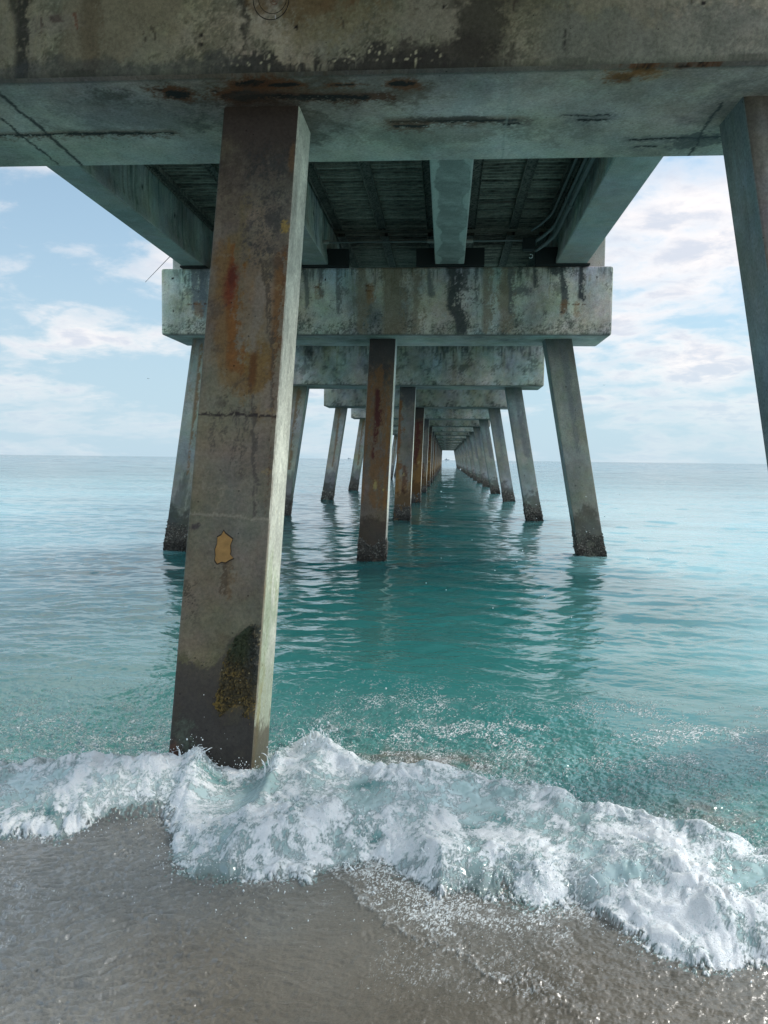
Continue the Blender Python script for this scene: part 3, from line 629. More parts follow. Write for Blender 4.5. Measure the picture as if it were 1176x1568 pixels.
def pface(pts, out, g=1.0):
    cu = sum(a for a, b in pts)/len(pts); cz = sum(b for a, b in pts)/len(pts); V = []
    for a, b in pts: V.append(on_pile(cu+(a-cu)*g, cz+(b-cz)*g, out))
    for a, b in pts: V.append(on_pile(cu+(a-cu)*g, cz+(b-cz)*g, -0.02))
    V.append(on_pile(cu, cz, out)); n = len(pts)
    F = [(i, (i+1) % n, n+(i+1) % n, n+i) for i in range(n)]
    F += [(2*n, (i+2) % n if i+2 <= n else 0, (i+1) % n, i) for i in range(0, n-1, 2)]
    if n % 2: F += [(2*n, 0, n-1, n-1)]
    return np.array(V), F
from mathutils import geometry as mgeo
def poly_obj(name, pts, out, g, mat, parent):
    cu = sum(a for a, b in pts)/len(pts); cz = sum(b for a, b in pts)/len(pts)
    V = [on_pile(cu+(a-cu)*g, cz+(b-cz)*g, out) for a, b in pts]+[on_pile(cu+(a-cu)*g, cz+(b-cz)*g, -0.02) for a, b in pts]
    n = len(pts); me = bpy.data.meshes.new(name)
    me.from_pydata([tuple(v) for v in V], [], [tuple(range(n))]+[((i+1) % n, i, n+i, n+(i+1) % n) for i in range(n)])
    me.materials.append(mat); me.update(); o = bpy.data.objects.new(name, me); COL.objects.link(o); o.parent = parent; return o
poly_obj('spall_edge', pp, 0.002, 1.05, plain('spall_edge', (0.035, 0.025, 0.018), 0.95), pn)
tag(poly_obj('exposed_patch', pp, 0.005, 0.96, M_ORANGE, pn), 'ragged ochre patch of exposed material')
pile(B[1], 'r', 301, (0.02, 0.02, 0.02), paint_r1, side=None)
pile(B[1], 'l', 401, (0.04, 0.04, 0.04), paint_l)

B[2] = bent_empty(2, 'second concrete bent from the beach, broad cap with black drip stains, dark rusty middle pile')
cap2 = cap_mesh('cap_beam', 23, 0.06, B[2], {0: (XL, XR, 0.02), 2: (H, ZT, 0.018), 1: (0, T, 0.05)}, paint_cap2)
pedestals(cap2)
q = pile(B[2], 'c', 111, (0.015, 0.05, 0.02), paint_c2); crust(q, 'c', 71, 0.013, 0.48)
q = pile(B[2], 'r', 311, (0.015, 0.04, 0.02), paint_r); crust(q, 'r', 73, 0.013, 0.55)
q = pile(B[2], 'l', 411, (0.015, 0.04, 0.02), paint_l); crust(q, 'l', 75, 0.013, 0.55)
B[3] = bent_empty(3, 'third concrete bent from the beach, middle pile edged with rust down its left side')
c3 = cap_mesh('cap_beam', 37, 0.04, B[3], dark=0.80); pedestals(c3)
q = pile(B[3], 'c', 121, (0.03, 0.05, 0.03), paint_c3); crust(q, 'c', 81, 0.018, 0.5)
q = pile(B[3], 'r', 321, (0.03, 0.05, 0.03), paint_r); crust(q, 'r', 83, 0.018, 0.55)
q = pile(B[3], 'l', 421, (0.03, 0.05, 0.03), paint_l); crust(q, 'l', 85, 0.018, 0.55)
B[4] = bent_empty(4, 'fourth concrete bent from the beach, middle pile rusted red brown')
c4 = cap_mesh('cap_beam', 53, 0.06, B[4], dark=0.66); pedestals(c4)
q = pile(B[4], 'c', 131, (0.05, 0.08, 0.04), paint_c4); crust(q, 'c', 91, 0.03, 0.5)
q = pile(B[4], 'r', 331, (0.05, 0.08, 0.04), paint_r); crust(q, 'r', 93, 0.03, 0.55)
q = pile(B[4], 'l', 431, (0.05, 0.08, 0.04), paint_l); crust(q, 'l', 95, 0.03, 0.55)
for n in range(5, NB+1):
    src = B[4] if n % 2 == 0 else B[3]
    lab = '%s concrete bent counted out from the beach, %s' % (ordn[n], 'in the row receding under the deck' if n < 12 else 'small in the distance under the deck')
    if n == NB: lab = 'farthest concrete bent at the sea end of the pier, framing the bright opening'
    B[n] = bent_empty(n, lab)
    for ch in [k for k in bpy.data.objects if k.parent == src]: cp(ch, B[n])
# one bent behind the viewer, up the beach: it shades the place under the deck
B[0] = bent_empty(0, 'concrete bent on the beach behind the viewer')
for ch in [k for k in bpy.data.objects if k.parent == B[4]]:
    if ch.name.startswith(('cap_beam', 'pile')): cp(ch, B[0])

# ------------------------------------------------------------------ deck spans
ZG = ZT+0.03; ZS = 5.77
G = [(-4.585, -4.195), (-2.48, -2.045), (-0.24, 0.245), (1.75, 2.27)]
def girder(parent, x0, x1, seed, mode):
    V, F, I = rbox(x0, x1, 0.03, S-0.03, ZG, ZS+0.02, 0.02, (0.016 if mode == 'wet' else 0.04, 0.05, 0.06), {1: (0, S, 0.020 if mode == 'wet' else 0.030)})
    z, y = V[:, 2], V[:, 1]; k = (z-ZG)/(ZS-ZG)
    # board-marked webs, slightly narrower towards the deck
    rib = 0.008*np.sign(samp(tile(seed, 0.6, 512, 8, 200), y/7.0, 0.3+0*y))*(k > 0.12)
    ins = 0.03*sst(k, 0.05, 0.35)
    V[:, 0] += np.where(I == 2, ins+rib, np.where(I == 3, -ins+rib, 0))
    V[:, 0] += np.where((I != 2) & (I != 3), np.where(V[:, 0] < (x0+x1)/2, ins, -ins)*(np.abs(V[:, 0]-(x0+x1)/2) > (x1-x0)/2-0.03), 0)
    C = np.zeros((len(V), 3))
    for fid in range(6):
        s = I == fid; P = V[s]
        if fid in (2, 3):
            p = Paint(P[:, 1], P[:, 2], seed+fid, (0.34, 0.36, 0.33), 0.2)
            p.streaks(0.75, ZS, 1.1, (0.35, 0.42, 0.42), 0.2, 0.35, 1); p.streaks(0.5, ZS, 0.9, (1.3, 1.35, 1.3), 0.4, 0.3, 2); p.streaks(0.6, ZS, 0.7, (0.4, 0.45, 0.42), 0.5, 0.15, 3)
            for yy in (1.5, 3.1, 4.4, 5.9, 7.2): p.blob(yy, ZG+0.45, 0.035, 0.03, BLK, 0.9, 0.4, 0.2)
        else:
            p = Paint(P[:, 0], P[:, 1]*1.0, seed+fid, (0.29, 0.275, 0.25), 0.14)
            if fid == 4:
                e = np.minimum(P[:, 0]-x0, x1-P[:, 0]); n1 = fbm(P[:, 0], P[:, 1], 2.6, seed+9, 1.6, 0.7)
                if mode == 'wet':
                    wv = 0.035*fbm(P[:, 0], P[:, 1], 1.6, seed+12, 2.0)+0.012*n1
                    m = sst(e+wv, 0.055, 0.075)*sst(fbm(P[:, 0]*0.3, P[:, 1], 5.0, seed+10, 2.0)+0.9*wv/0.035*0.3, -0.8, -0.6)
                    p.mix((0.42, 0.43, 0.39), 0.75+0*n1); p.mix((0.17, 0.175, 0.16), 0.60*m*np.clip(1+0.3*p.w1, 0, 1.4))
                    edge = sst(-np.abs(e+wv-0.065), -0.014, -0.004); p.mix((0.10, 0.12, 0.11), 0.3*edge*(m > 0.02))
                else:
                    m = sst(n1+0.4*p.w2, 0.4, 1.2); p.mix((0.27, 0.32, 0.30), 0.35*m)
                    m = sst(-np.abs(e-0.06+0.03*p.w1), -0.02, 0)*sst(p.w1, -0.3, 0.8); p.mix((0.36, 0.40, 0.38), 0.4*m)
        C[s] = p.c
    return mesh_obj('girder', V, F, M_CONC, parent, C)
def soffit(parent, x0, x1, seed):
    ys = np.arange(0.0, S+0.001, 0.0155); X = np.linspace(x0, x1, 24)
    a, b = np.meshgrid(X, ys); a = a.ravel(); b = b.ravel()
    ph = (b/0.124) % 1.0; z = ZS+0.018*np.where(ph < 0.5, 1, -1)+0.004*fbm(a, b, 2.0, seed, 1.5)
    V = np.stack([a, b, z], 1); F = grid_faces(len(X), len(ys))[:, ::-1]
    row = samp(tile(seed+1, 0.35, 512), np.floor(b/0.124)*0.0371, 0.2+0*b); row2 = samp(tile(seed+2, 0.2, 512), np.floor(b/0.031)*0.0131, 0.6+0*b)
    C = np.array([0.19, 0.175, 0.145])[None]*np.clip(1+0.28*row+0.25*row2+0.25*fbm(a, b, 1.2, seed+3, 1.0, 5), 0.15, 2.2)[:, None]
    br = sst(row, 1.2, 1.7)[:, None]; C = C*(1-br)+np.array([0.05, 0.035, 0.028])*br
    return mesh_obj('deck_soffit', V, F, M_SOFF, parent, C)
def joist(parent, xc, w, seed):
    V, F, I = rbox(xc-w/2, xc+w/2, 0.2, S-0.2, ZS-0.075, ZS-0.015, 0.004, (0.02, 0.05, 0.05), {1: (0, S, 0.025)})
    # rolled lips along both edges, rust-mottled pan between them
    e = np.abs(V[:, 0]-xc); V[:, 2] += np.where((I == 4) & (e < w/2-0.02), 0.022, 0)
    n = fbm(V[:, 0], V[:, 1], 0.5, seed, 0.6); n2 = fbm(V[:, 0], V[:, 1], 1.4, seed+1, 1.2)
    C = np.array([0.13, 0.12, 0.10])[None]*np.clip(1+0.3*n+0.3*n2, 0.2, 2)[:, None]
    d = sst(n+0.4*n2, 0.1, 0.9)*(e < w/2-0.012); C = C*(1-d[:, None])+np.array([0.02, 0.017, 0.014])*d[:, None]
    return mesh_obj('soffit_beam', V, F, M_SOFF, parent, C)
def slab(parent):
    V, F, I = rbox(XL+0.02, XR-0.02, 0.0, S, ZS+0.03, ZS+0.26, 0.02, (0.3, 0.3, 0.1))
    p = Paint(V[:, 0], V[:, 1]+V[:, 2], 88, (0.30, 0.30, 0.27)); mesh_obj('deck_slab', V, F, M_CONC, parent, p.c)
    for x in (XL+0.14, XR-0.30):
        V, F, I = rbox(x, x+0.16, 0.0, S, ZS+0.255, ZS+0.45, 0.02, (0.2, 0.3, 0.1)); p = Paint(V[:, 0], V[:, 1]+V[:, 2], 89, (0.32, 0.32, 0.29)); mesh_obj('curb', V, F, M_CONC, parent, p.c)
def span_empty(n, label):
    return tag(empty('deck_span', (0, yb(n)+T/2, 0)), label, 'pier deck', 'deck spans resting on the bents')
SP = {}
SP[1] = span_empty(1, 'nearest seaward deck span seen from below, four girders with conduits along the right one')
r1 = SP[1]
for (a, b), sd_, md in zip(G, (501, 511, 521, 531), ('dry', 'dry', 'wet', 'dry')):
    g_ = girder(r1, a, b, sd_, md)
for (a, b), sd_ in (((G[0][1]-0.03, G[1][0]+0.03), 601), ((G[1][1]-0.03, G[2][0]+0.03), 611), ((G[2][1]-0.03, G[3][0]+0.03), 621)):
    soffit(r1, a, b, sd_)
for k, (xc, w) in enumerate(((G[0][1]+0.07, 0.14), (-3.33, 0.13), (G[1][0]-0.07, 0.14), (G[1][1]+0.09, 0.16), (-1.18, 0.15), (G[2][0]-0.09, 0.15), (G[2][1]+0.11, 0.16), (1.08, 0.15), (G[3][0]-0.10, 0.14))):
    joist(r1, xc, w, 700+7*k)
slab(r1)
for x0, x1 in ((-0.56, -0.215), (0.22, 0.58), (-2.07, -1.70), (1.42, 1.78)):
    V, F, I = rbox(x0, x1, 8.60, 8.75, ZT+0.004, ZT+0.30, 0.008, (0.1, 0.1, 0.1)); mesh_obj('bearing_block', V, F, M_DARK, r1)
for (a, b) in G:
    V, F, I = rbox(a-0.02, b+0.04, 8.58, S-0.02, ZT+0.002, ZG+0.002, 0.005, (0.2, 0.2, 0.1)); mesh_obj('bearing_pad', V, F, M_DARK, r1)
SP_shared = [k for k in bpy.data.objects if k.parent == r1]
y0 = yb(1)+T/2
V, F = tube([(-2.05, 13.3-y0, 5.22), (-0.24, 13.3-y0, 5.23)], 0.010); V2, F2 = tube([(0.24, 13.3-y0, 5.23), (1.28, 13.3-y0, 5.235)], 0.014)
V, F = join([(V, F), (V2, F2)]); mesh_obj('cross_conduit', V, F, M_PIPE, r1)
for xa, xb in ((-2.05, -1.96), (-0.36, -0.22), (0.23, 0.37)):
    V, F = tube([(xa, 13.3-y0, 5.23), (xb, 13.3-y0, 5.23)], 0.032, 12); mesh_obj('pipe_sleeve', V, F, M_SLEEVE, r1)
def cpath(x, z, yend, dz=0.0):
    pts = [(x, 0.3, z), (x, 2.0, z-0.005), (x, 4.2, z+0.004), (x, 6.0, z-0.006), (x, yend-0.6, z)]
    for t in np.linspace(0, 1, 9)[1:]: pts.append((x-0.28*t**2, yend-0.6+0.55*t, z-0.16*t**1.5+dz*t))
    return pts
for x, z, ye, r in ((1.62, 5.36, 8.15, 0.026), (1.66, 5.27, 8.3, 0.032), (1.56, 5.50, 8.0, 0.018)):
    V, F = tube(cpath(x, z, ye), r, 10); cdt = mesh_obj('electrical_conduit', V, F, M_PIPE, r1, None, True)
    for yy in (1.4, 3.9, 6.4):
        V, F = tube([(x, yy, z), (x, yy+0.09, z)], r*1.35, 10); mesh_obj('coupling', V, F, M_PIPE, cdt)
V, F, I = rbox(1.16, 1.36, 8.05, 8.2, 5.08, 5.26, 0.01, (0.1, 0.1, 0.1)); jb = mesh_obj('junction_box', V, F, M_DARK, r1)
V, F = tube([(1.30+0.030*math.cos(t), 8.18, 5.00+0.030*math.sin(t)) for t in np.linspace(-2.6, 2.0, 14)], 0.007, 6); mesh_obj('hook', V, F, M_STEEL, jb)
tl = {0: 'deck span overhead above the viewer, landward of the nearest bent'}
for n in [0]+list(range(2, NB)):
    if n == 0: lab = tl[0]
    else: lab = 'deck span between the %s and %s bents counted from the beach' % (ordn[n], ordn[n+1])
    SP[n] = span_empty(n, lab)
    for ch in SP_shared: cp(ch, SP[n])

# ------------------------------------------------------------------ small things in the distance
V, F = tube([(-5.45, 14.4, 4.84), (-5.03, 14.4, 5.253), (-4.35, 14.45, 5.92), (-3.9, 14.5, 6.4)], [0.0035, 0.006, 0.010, 0.013], 6)
tag(mesh_obj('fishing_rod', V, F, M_ROD), 'thin fishing rod poking out past the left end of the second bent cap', 'fishing rod')
def ship(x, y, s, label):
    e = tag(empty('distant_ship', (x, y, 0)), label, 'ship', 'ships on the horizon')
    V, F, I = rbox(-9*s, 9*s, -2*s, 2*s, -1*s, 2.6*s, 0.3*s, (3*s, 2*s, 2*s)); V[:, 0] += np.where(V[:, 0] < 0, -1, 1)*(V[:, 2] > 1*s)*1.2*s; mesh_obj('hull', V, F, M_SHIP, e)
    V, F, I = rbox(-5*s, 0*s, -1.5*s, 1.5*s, 2.6*s, 5.5*s, 0.2*s, (3*s, 2*s, 2*s)); mesh_obj('superstructure', V, F, M_SHIP, e)
    V, F = tube([(-3*s, 0, 5.4*s), (-3*s, 0, 9*s)], 0.5*s, 6); mesh_obj('mast', V, F, M_SHIP, e)
ship(4, 4000, 1.25, 'tiny ship on the horizon framed by the far end of the pier')
ship(-480, 4000, 0.9, 'tiny ship on the horizon left of the dark middle pile')
def bird(x, y, z, s, label):
    V = np.array([(-1, 0, .25), (-.45, .12, .42), (-.08, .1, 0), (0, .45, 0.03), (.08, .1, 0), (.5, .12, .36), (1, 0, .18), (0, -.4, -.02), (0, 0, .1), (0, 0, -.1)])*s
    F = [(0, 1, 2, 9), (0, 2, 1, 8), (2, 3, 4, 8), (4, 3, 2, 9), (4, 5, 6, 9), (5, 4, 8, 6), (2, 8, 4, 7), (2, 7, 4, 9)]
    o = mesh_obj('flying_bird', V, F, M_BIRD); o.location = (x, y, z); tag(o, label, 'bird')
bird(-22.52, 60, 7.55, 0.10, 'small dark bird flying over the sea left of the pier')
bird(11.3, 60, 7.24, 0.07, 'tiny bird flying low in the sky right of the pier')

# ------------------------------------------------------------------ sea, surf and wet sand: one surface, split by what it is
FRONT = [(-6, 3.1), (-4, 3.25), (-3, 3.3), (-2.4, 3.36), (-1.96, 3.38), (-1.84, 3.43), (-1.67, 3.39), (-1.58, 3.52), (-1.45, 3.61), (-1.35, 3.67), (-1.27, 3.6), (-1.21, 3.36), (-1.13, 3.24), (-1.01, 3.18), (-0.86, 3.15), (-0.69, 3.14), (-0.54, 3.18), (-0.42, 3.3), (-0.32, 3.38), (-0.2, 3.29), (0.02, 3.06), (0.13, 3.18), (0.28, 3.16), (0.4, 3.07), (0.52, 3.12), (0.58, 3.05), (0.64, 2.9), (0.75, 2.79), (0.87, 2.73), (0.95, 2.72), (1.13, 2.75), (1.5, 2.7), (2.2, 2.78), (3.2, 2.6), (6, 2.5)]
R1 = [(-6, 3.9), (-3, 4.0), (-2.26, 3.9), (-2.13, 4.06), (-1.81, 3.95), (-1.58, 3.95), (-1.40, 4.05), (-1.22, 4.08), (-0.95, 4.08), (-0.82, 4.2), (-0.70, 4.28), (-0.51, 4.15), (-0.25, 3.98), (0.08, 4.02), (0.49, 3.92), (0.67, 3.72), (0.91, 3.50), (1.12, 3.35), (1.29, 3.30), (1.8, 3.2), (3, 3.1), (6, 3.0)]
R2 = [(-1.15, 3.48), (-0.95, 3.42), (-0.69, 3.44), (-0.46, 3.58), (-0.21, 3.45), (0.02, 3.22), (0.22, 3.16), (0.39, 3.17), (0.46, 3.20), (0.58, 3.26), (0.74, 3.29), (0.95, 3.12), (1.06, 2.98), (1.25, 2.92), (1.8, 2.95)]
SW = [(-0.45, 3.26), (-0.23, 2.99), (-0.07, 2.81), (0.07, 2.73), (0.2, 2.6), (0.28, 2.54), (0.37, 2.47), (0.42, 2.41), (0.5, 2.30), (0.65, 2.2), (1.0, 2.0)]
SW2 = [(-0.9, 2.42), (-0.57, 2.49), (-0.33, 2.56), (-0.15, 2.58), (-0.04, 2.66)]
def ramp(pts, x):
    p = np.array(pts); return np.interp(x, p[:, 0], p[:, 1])
# rows: 6 mm in the surf, growing with distance
ys = [1.55]; 
while ys[-1] < 7000:
    y = ys[-1]; st = 0.0068 if y < 4.8 else 0.0068+(y-4.8)*0.0048
    ys.append(y+st)
ys = np.array(ys); NU = 1150
uu = np.linspace(-1, 1, NU); uu = np.sign(uu)*(0.80*np.abs(uu)+0.20*np.abs(uu)**3)
half = 0.75+0.72*ys
X = (-0.08*ys)[:, None]+half[:, None]*uu[None, :]; Yg = np.repeat(ys[:, None], NU, 1)
x = X.ravel(); y = Yg.ravel()
cell = np.repeat(np.gradient(ys)[:, None], NU, 1).ravel()
near = y < 9.0
z = np.zeros_like(x)
def band(L, lam_lo, lam_hi, amp, seed, beta, dirx, ang):
    c, s_ = math.cos(ang), math.sin(ang); u = (x*c+y*s_)/L; v = (-x*s_+y*c)/L
    t = tile(seed, beta, 512, L/lam_hi, L/lam_lo, dirx); h = samp(t, u, v)
    fade = np.clip(1.5-cell/(lam_lo*0.6), 0, 1); return amp*fade*h
calm = 0.35+0.65*sst(y, 4.2, 9)
zw = band(67, 3.0, 20, 0.016, 1, 1.2, 2, 0.10)+calm*(band(17.3, 0.45, 2.0, 0.0064, 2, 0.9, 2, -0.12)+band(5.9, 0.16, 0.62, 0.0025, 3, 0.9, 1.5, 0.2)+band(1.9, 0.05, 0.17, 0.0010, 4, 0.7, 1, 0.0))
zw = zw+0.9*zw*np.abs(zw)/0.05*0.5
z += zw*sst(y, 3.3, 6.0)
# ---- near field
xn, yn = x[near], y[near]
w1 = fbm(xn, yn, 2.9, 21, 1.6); w2 = fbm(xn, yn, 1.3, 22, 1.3); w3 = fbm(xn, yn, 0.6, 23, 1.2)
g2 = fbm(xn, yn, 1.3, 122, 2.3); g3 = fbm(xn, yn, 0.6, 123, 2.3); g4 = fbm(xn, yn, 0.9, 124, 2.2)
jag = 0.045*g2+0.030*g3
yf = ramp(FRONT, xn+0.02*g4)+0.40*jag; yr = ramp(R1, xn)+0.05*w1
t = yn-yf+0.7*jag*0; sfr = np.clip((yn-yf)/np.maximum(yr-yf, 0.15), 0, None)
crest = 0.165+0.05*np.exp(-((xn+0.70)/0.13)**2)-0.085*np.exp(-((xn+1.10)/0.22)**2)+0.07*np.exp(-((xn+1.27)/0.055)**2)+0.05*np.exp(-((xn+0.86)/0.04)**2)+0.018*g2+0.012*g3
body = 0.012*sst(t, -0.005, 0.05)+(crest-0.012)*np.clip(sfr, 0, 1)**0.9
back = crest*np.exp(-(np.maximum(yn-yr, 0)/0.20)**1.6)-0.03*sst(yn-yr, 0.1, 0.5)*sst(-(yn-yr), -2.2, -0.8)
hz_ = np.where(t <= -0.01, 0, np.where(yn < yr, body, back))
pr2 = np.array(R2); d2 = pdist(xn+0.03*g2, yn+0.035*g3, R2); yr2 = ramp(R2, xn); inr = (xn > -1.25) & (xn < 2.0)
sgn = yn-yr2
rid = np.where(sgn < 0, np.exp(-(d2/0.16)**2), np.exp(-(d2/0.19)**2))*(0.046+0.015*g4)*inr
rid *= sst(t, 0.0, 0.24)
hz_ = hz_+rid
tj = t+0.028*fbm(xn, yn, 0.7, 125, 1.6)+0.035*np.abs(fbm(xn, yn, 0.6, 132, 1.9, 1, 9))-0.02
onf = sst(tj, -0.012, 0.006)*sst(-(yn-yr), -0.22, 0.02)
# lumpy, torn froth
wx_, wy_ = xn+0.05*g2+0.015*g3, yn+0.05*g4+0.015*fbm(xn, yn, 0.6, 126, 2.3)
b1 = np.abs(fbm(wx_, wy_, 1.5, 31, 2.4, 1, 3)); b2 = np.abs(fbm(wx_, wy_, 0.8, 32, 2.5, 1, 4)); b3 = np.abs(fbm(wx_, wy_, 0.45, 33, 2.6, 1, 1, 5)); b4 = fbm(wx_, wy_, 0.30, 34, 2.0, 1, 5)
warp5 = fbm(xn, yn, 0.5, 127, 1.9)
strg = fbm(wx_+0.012*warp5, wy_, 0.42, 128, 1.7, 1, 1, 14)
lump = 0.011*b1+0.009*b2+0.0055*b3+0.0030*strg
strong = np.clip(0.35+rid*9+0.5*np.exp(-(np.abs(yn-yr)/0.09)**2)+0.5*np.exp(-(t/0.10)**2), 0, 1.25)
hz_ = hz_+onf*strong*lump*0.95-onf*0.010
# film of swash over the sand: small cross ripples, and the old swash edge
rp = (0.0017+0.0014*sst(-xn, 0.2, 1.0))*samp(tile(41, 0.9, 512, 9, 60, 2.0), (xn*0.7+yn*0.2+0.03*g3)/1.1, (yn*1.1-xn*0.25+0.04*g2)/1.1)+0.0012*fbm(xn, yn, 0.7, 42, 1.1, 1, 4, 60)+0.0022*fbm(xn, yn, 1.7, 43, 1.6)
rp += 0.0013*fbm(xn*0.6+yn*0.5, yn*1.3-xn*0.6, 0.6, 44, 1.2, 1, 3, 60)*sst(xn, 0.0, 0.5)
film = (1-sst(tj, -0.02, 0.0))
dsw = pdist(xn+0.02*w2, yn+0.02*w3, SW)
hz_ = hz_+film*1.15*(rp*(0.62+0.10*sst(xn, -0.2, 0.5)+0.5*sst(-xn, 0.4, 1.2))+0.006*np.exp(-(dsw/0.02)**2))
# streaming wrinkles behind the crest
st_ = samp(tile(47, 1.0, 512, 4, 120, 0.0), (xn*0.35+yn*0.2+0.02*g3)/1.1, (yn*1.3+xn*0.5+0.02*g4)/1.1)
beh = sst(yn-yr, 0.0, 0.2)*sst(-(yn-yr), -2.4, -0.6)
hz_ = hz_+beh*(0.0022*st_+0.006*fbm(xn, yn, 0.9, 48, 1.3))
z[near] += hz_
# ---- colour and froth cover
C = np.zeros((len(x), 3)); 
deep = np.array([0.011, 0.092, 0.094]); mid = np.array([0.035, 0.20, 0.185]); pale = np.array([0.115, 0.295, 0.27]); far = np.array([0.045, 0.125, 0.145])
n_ = fbm(x, y, 31, 61, 1.5, 2.5)
k = sst(y+1.5*n_*0.5, 4.2, 7.0)[:, None]; C[:] = pale*(1-k)+mid*k
k = sst(y, 6, 14)[:, None]; C = C*(1-k)+deep*k
k = sst(y, 35, 260)[:, None]; C = C*(1-k)+far*k
open_ = sst(np.abs(x+1.13)-0.02*y+0.7*n_, 2.2, 6.0)      # away from the pier: sky reflection put into a paler water colour
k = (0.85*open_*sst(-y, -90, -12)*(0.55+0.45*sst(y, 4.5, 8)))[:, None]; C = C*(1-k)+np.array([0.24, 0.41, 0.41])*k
C *= (1+0.10*n_)[:, None]
foam = np.zeros(len(x))
# near-field colours
c = C[near]
def mixn(c, col, a): a = np.clip(a, 0, 1)[:, None]; return c*(1-a)+np.array(col)*a
churn = np.exp(-(((xn+0.24+0.05*g2)/0.26)**2+((yn-4.62+0.05*g3)/0.15)**2))+0.9*np.exp(-(((xn-0.18)/0.26)**2+((yn-4.58+0.06*g2)/0.13)**2))+0.9*np.exp(-(((xn-1.35)/0.38)**2+((yn-4.0+0.08*g2)/0.22)**2))
c = mixn(c, (0.20, 0.17, 0.135), 0.85*np.clip(churn, 0, 1)*sst(w2, -1.8, 0.8))
def mixn(c, col, a): a = np.clip(a, 0, 1)[:, None]; return c*(1-a)+np.array(col)*a
# lace: zero-crossing lines of warped noise, three sizes
def lace(L, sd_, w, an=1.0): return sst(-np.abs(fbm(xn+0.06*w2+0.02*w3, yn+0.05*w3, L, sd_, 1.45, an)), -w, -w*0.15)
l1, l2, l3 = lace(0.9, 81, 0.20), lace(0.45, 82, 0.26), lace(0.23, 83, 0.34)
lc = np.maximum(np.maximum(l1, 0.85*l2), 0.7*l3)
sw1 = fbm(xn+0.035*g3+0.012*strg, yn+0.035*g2+0.012*warp5, 0.55, 129, 1.35); sw2 = fbm(xn+0.012*strg, yn+0.014*warp5, 0.25, 130, 1.1)
aer = sst(fbm(wx_, wy_, 1.1, 51, 1.8)+0.3*w2, -1.2, 1.0)
inb = onf
c = mixn(c, (0.55, 0.685, 0.685), 0.95*inb*(0.6+0.4*aer))
c = mixn(c, (0.155, 0.175, 0.165), 0.75*inb*np.exp(-np.maximum(t, 0)/0.10)*sst(-sw1+0.3*g3, -0.3, 0.9))
hole = np.zeros_like(xn)
for hx, hy, rx_, ry_ in ((-0.36, 3.80, 0.10, 0.05), (0.49, 2.99, 0.10, 0.05), (1.12, 3.55, 0.2, 0.10), (-1.84, 3.55, 0.10, 0.05), (-0.30, 3.48-0.02, 0.06, 0.05), (0.28, 3.62, 0.08, 0.05), (-1.14, 3.98, 0.16, 0.05), (0.14, 3.52, 0.05, 0.04), (-2.3, 3.6, 0.1, 0.04)):
    hole = np.maximum(hole, np.exp(-(((xn-hx)/rx_)**2+((yn-hy)/ry_)**2)))
c = mixn(c, (0.04, 0.20, 0.19), 0.8*hole*inb)
fthick = np.clip(0.50+0.95*rid/0.062+0.85*np.exp(-((yn-yr)/0.10)**2)+0.75*np.where(t < 0.05, 1, np.exp(-((t-0.05)/0.09)**2))+0.22*w2+0.10*w1, 0, 1)*(1-0.85*hole)*(1-0.6*np.clip(churn, 0, 1))
fm = inb*np.clip(fthick*(0.30+0.16*np.minimum(b1, 2)+0.14*np.minimum(b2, 2)+0.10*aer)+0.22*lc*(0.5+fthick)+0.30*sw1+0.26*sw2-0.26*np.exp(-np.maximum(t, 0)/0.07)*sst(-sw1-0.4*g3, -0.2, 0.9), 0, 1)
# old foam streaks behind the crest and thin lace ahead of it
tr = sst(yn-yr, 0.02, 0.12)*np.exp(-np.maximum(yn-yr, 0)/0.85)
pat = sst(fbm(xn, yn, 2.3, 91, 1.3)+0.5*w2, -0.3, 1.2)
fm = np.maximum(fm, 1.1*tr*(0.45+0.55*pat)*(0.15+0.85*np.maximum(l2, l3)+0.2*sw1))
lft = np.exp(-((yn-4.75)/0.45)**2)*sst(-xn, 1.3, 1.9); fm = np.maximum(fm, 0.8*lft*np.maximum(l2, l3)*(0.4+0.6*pat))
ctr = np.exp(-((yn-5.1)/0.85)**2)*sst(xn, -1.0, -0.6); fm = np.maximum(fm, 0.9*ctr*np.maximum(l2, l3)*sst(fbm(xn, yn, 1.5, 92, 1.2)+0.5*sw1, -0.6, 1.2))
dot = sst(sw2+0.7*fbm(xn, yn, 0.19, 131, 0.8), 1.5, 2.3); fm = np.maximum(fm, 0.9*dot*sst(yn-yr, 0.0, 0.2)*np.exp(-np.maximum(yn-yr, 0)/1.4))
ahead = film*np.exp(-np.maximum(-t, 0)/(0.045+0.03*np.clip(g3, -1, 1.5)))*sst(sw1, -0.9, 0.5)
rightlace = film*sst(xn-ramp([(2.0, 1.3), (2.41, 0.42), (2.6, 0.2), (2.99, -0.23), (3.26, -0.45), (9, -0.45)], yn)+0.03*w3, 0.0, 0.05)*sst(-(xn), -1.0, -0.25)*sst(yn, 2.3, 2.8)
fm = np.maximum(fm, rightlace*np.maximum(lc, 0.45*sst(sw2, 0, 1.2))*sst(0.7*g2+0.5*sw1+1.5*sst(yn, 2.55, 3.1), -0.1, 1.3)); fm = np.maximum(fm, 0.85*ahead*np.maximum(lc, 0.5*sst(sw2, 0, 1)))
fm = np.maximum(fm, film*np.clip(1-dsw/0.022, 0, 1)*(0.35+0.4*l3)*sst(w3+1.2, 0, 1)); fm = np.maximum(fm, 0.35*film*np.clip(1-pdist(xn+0.03*w2, yn+0.03*w3, SW2)/0.015, 0, 1)*l2)
lz = film*np.maximum(l2, 0.8*l3)*sst(fbm(xn, yn, 1.9, 141, 1.7)+0.5*sw1, 0.5, 1.9)*sst(yn, 2.3, 2.6); fm = np.maximum(fm, 0.42*lz)
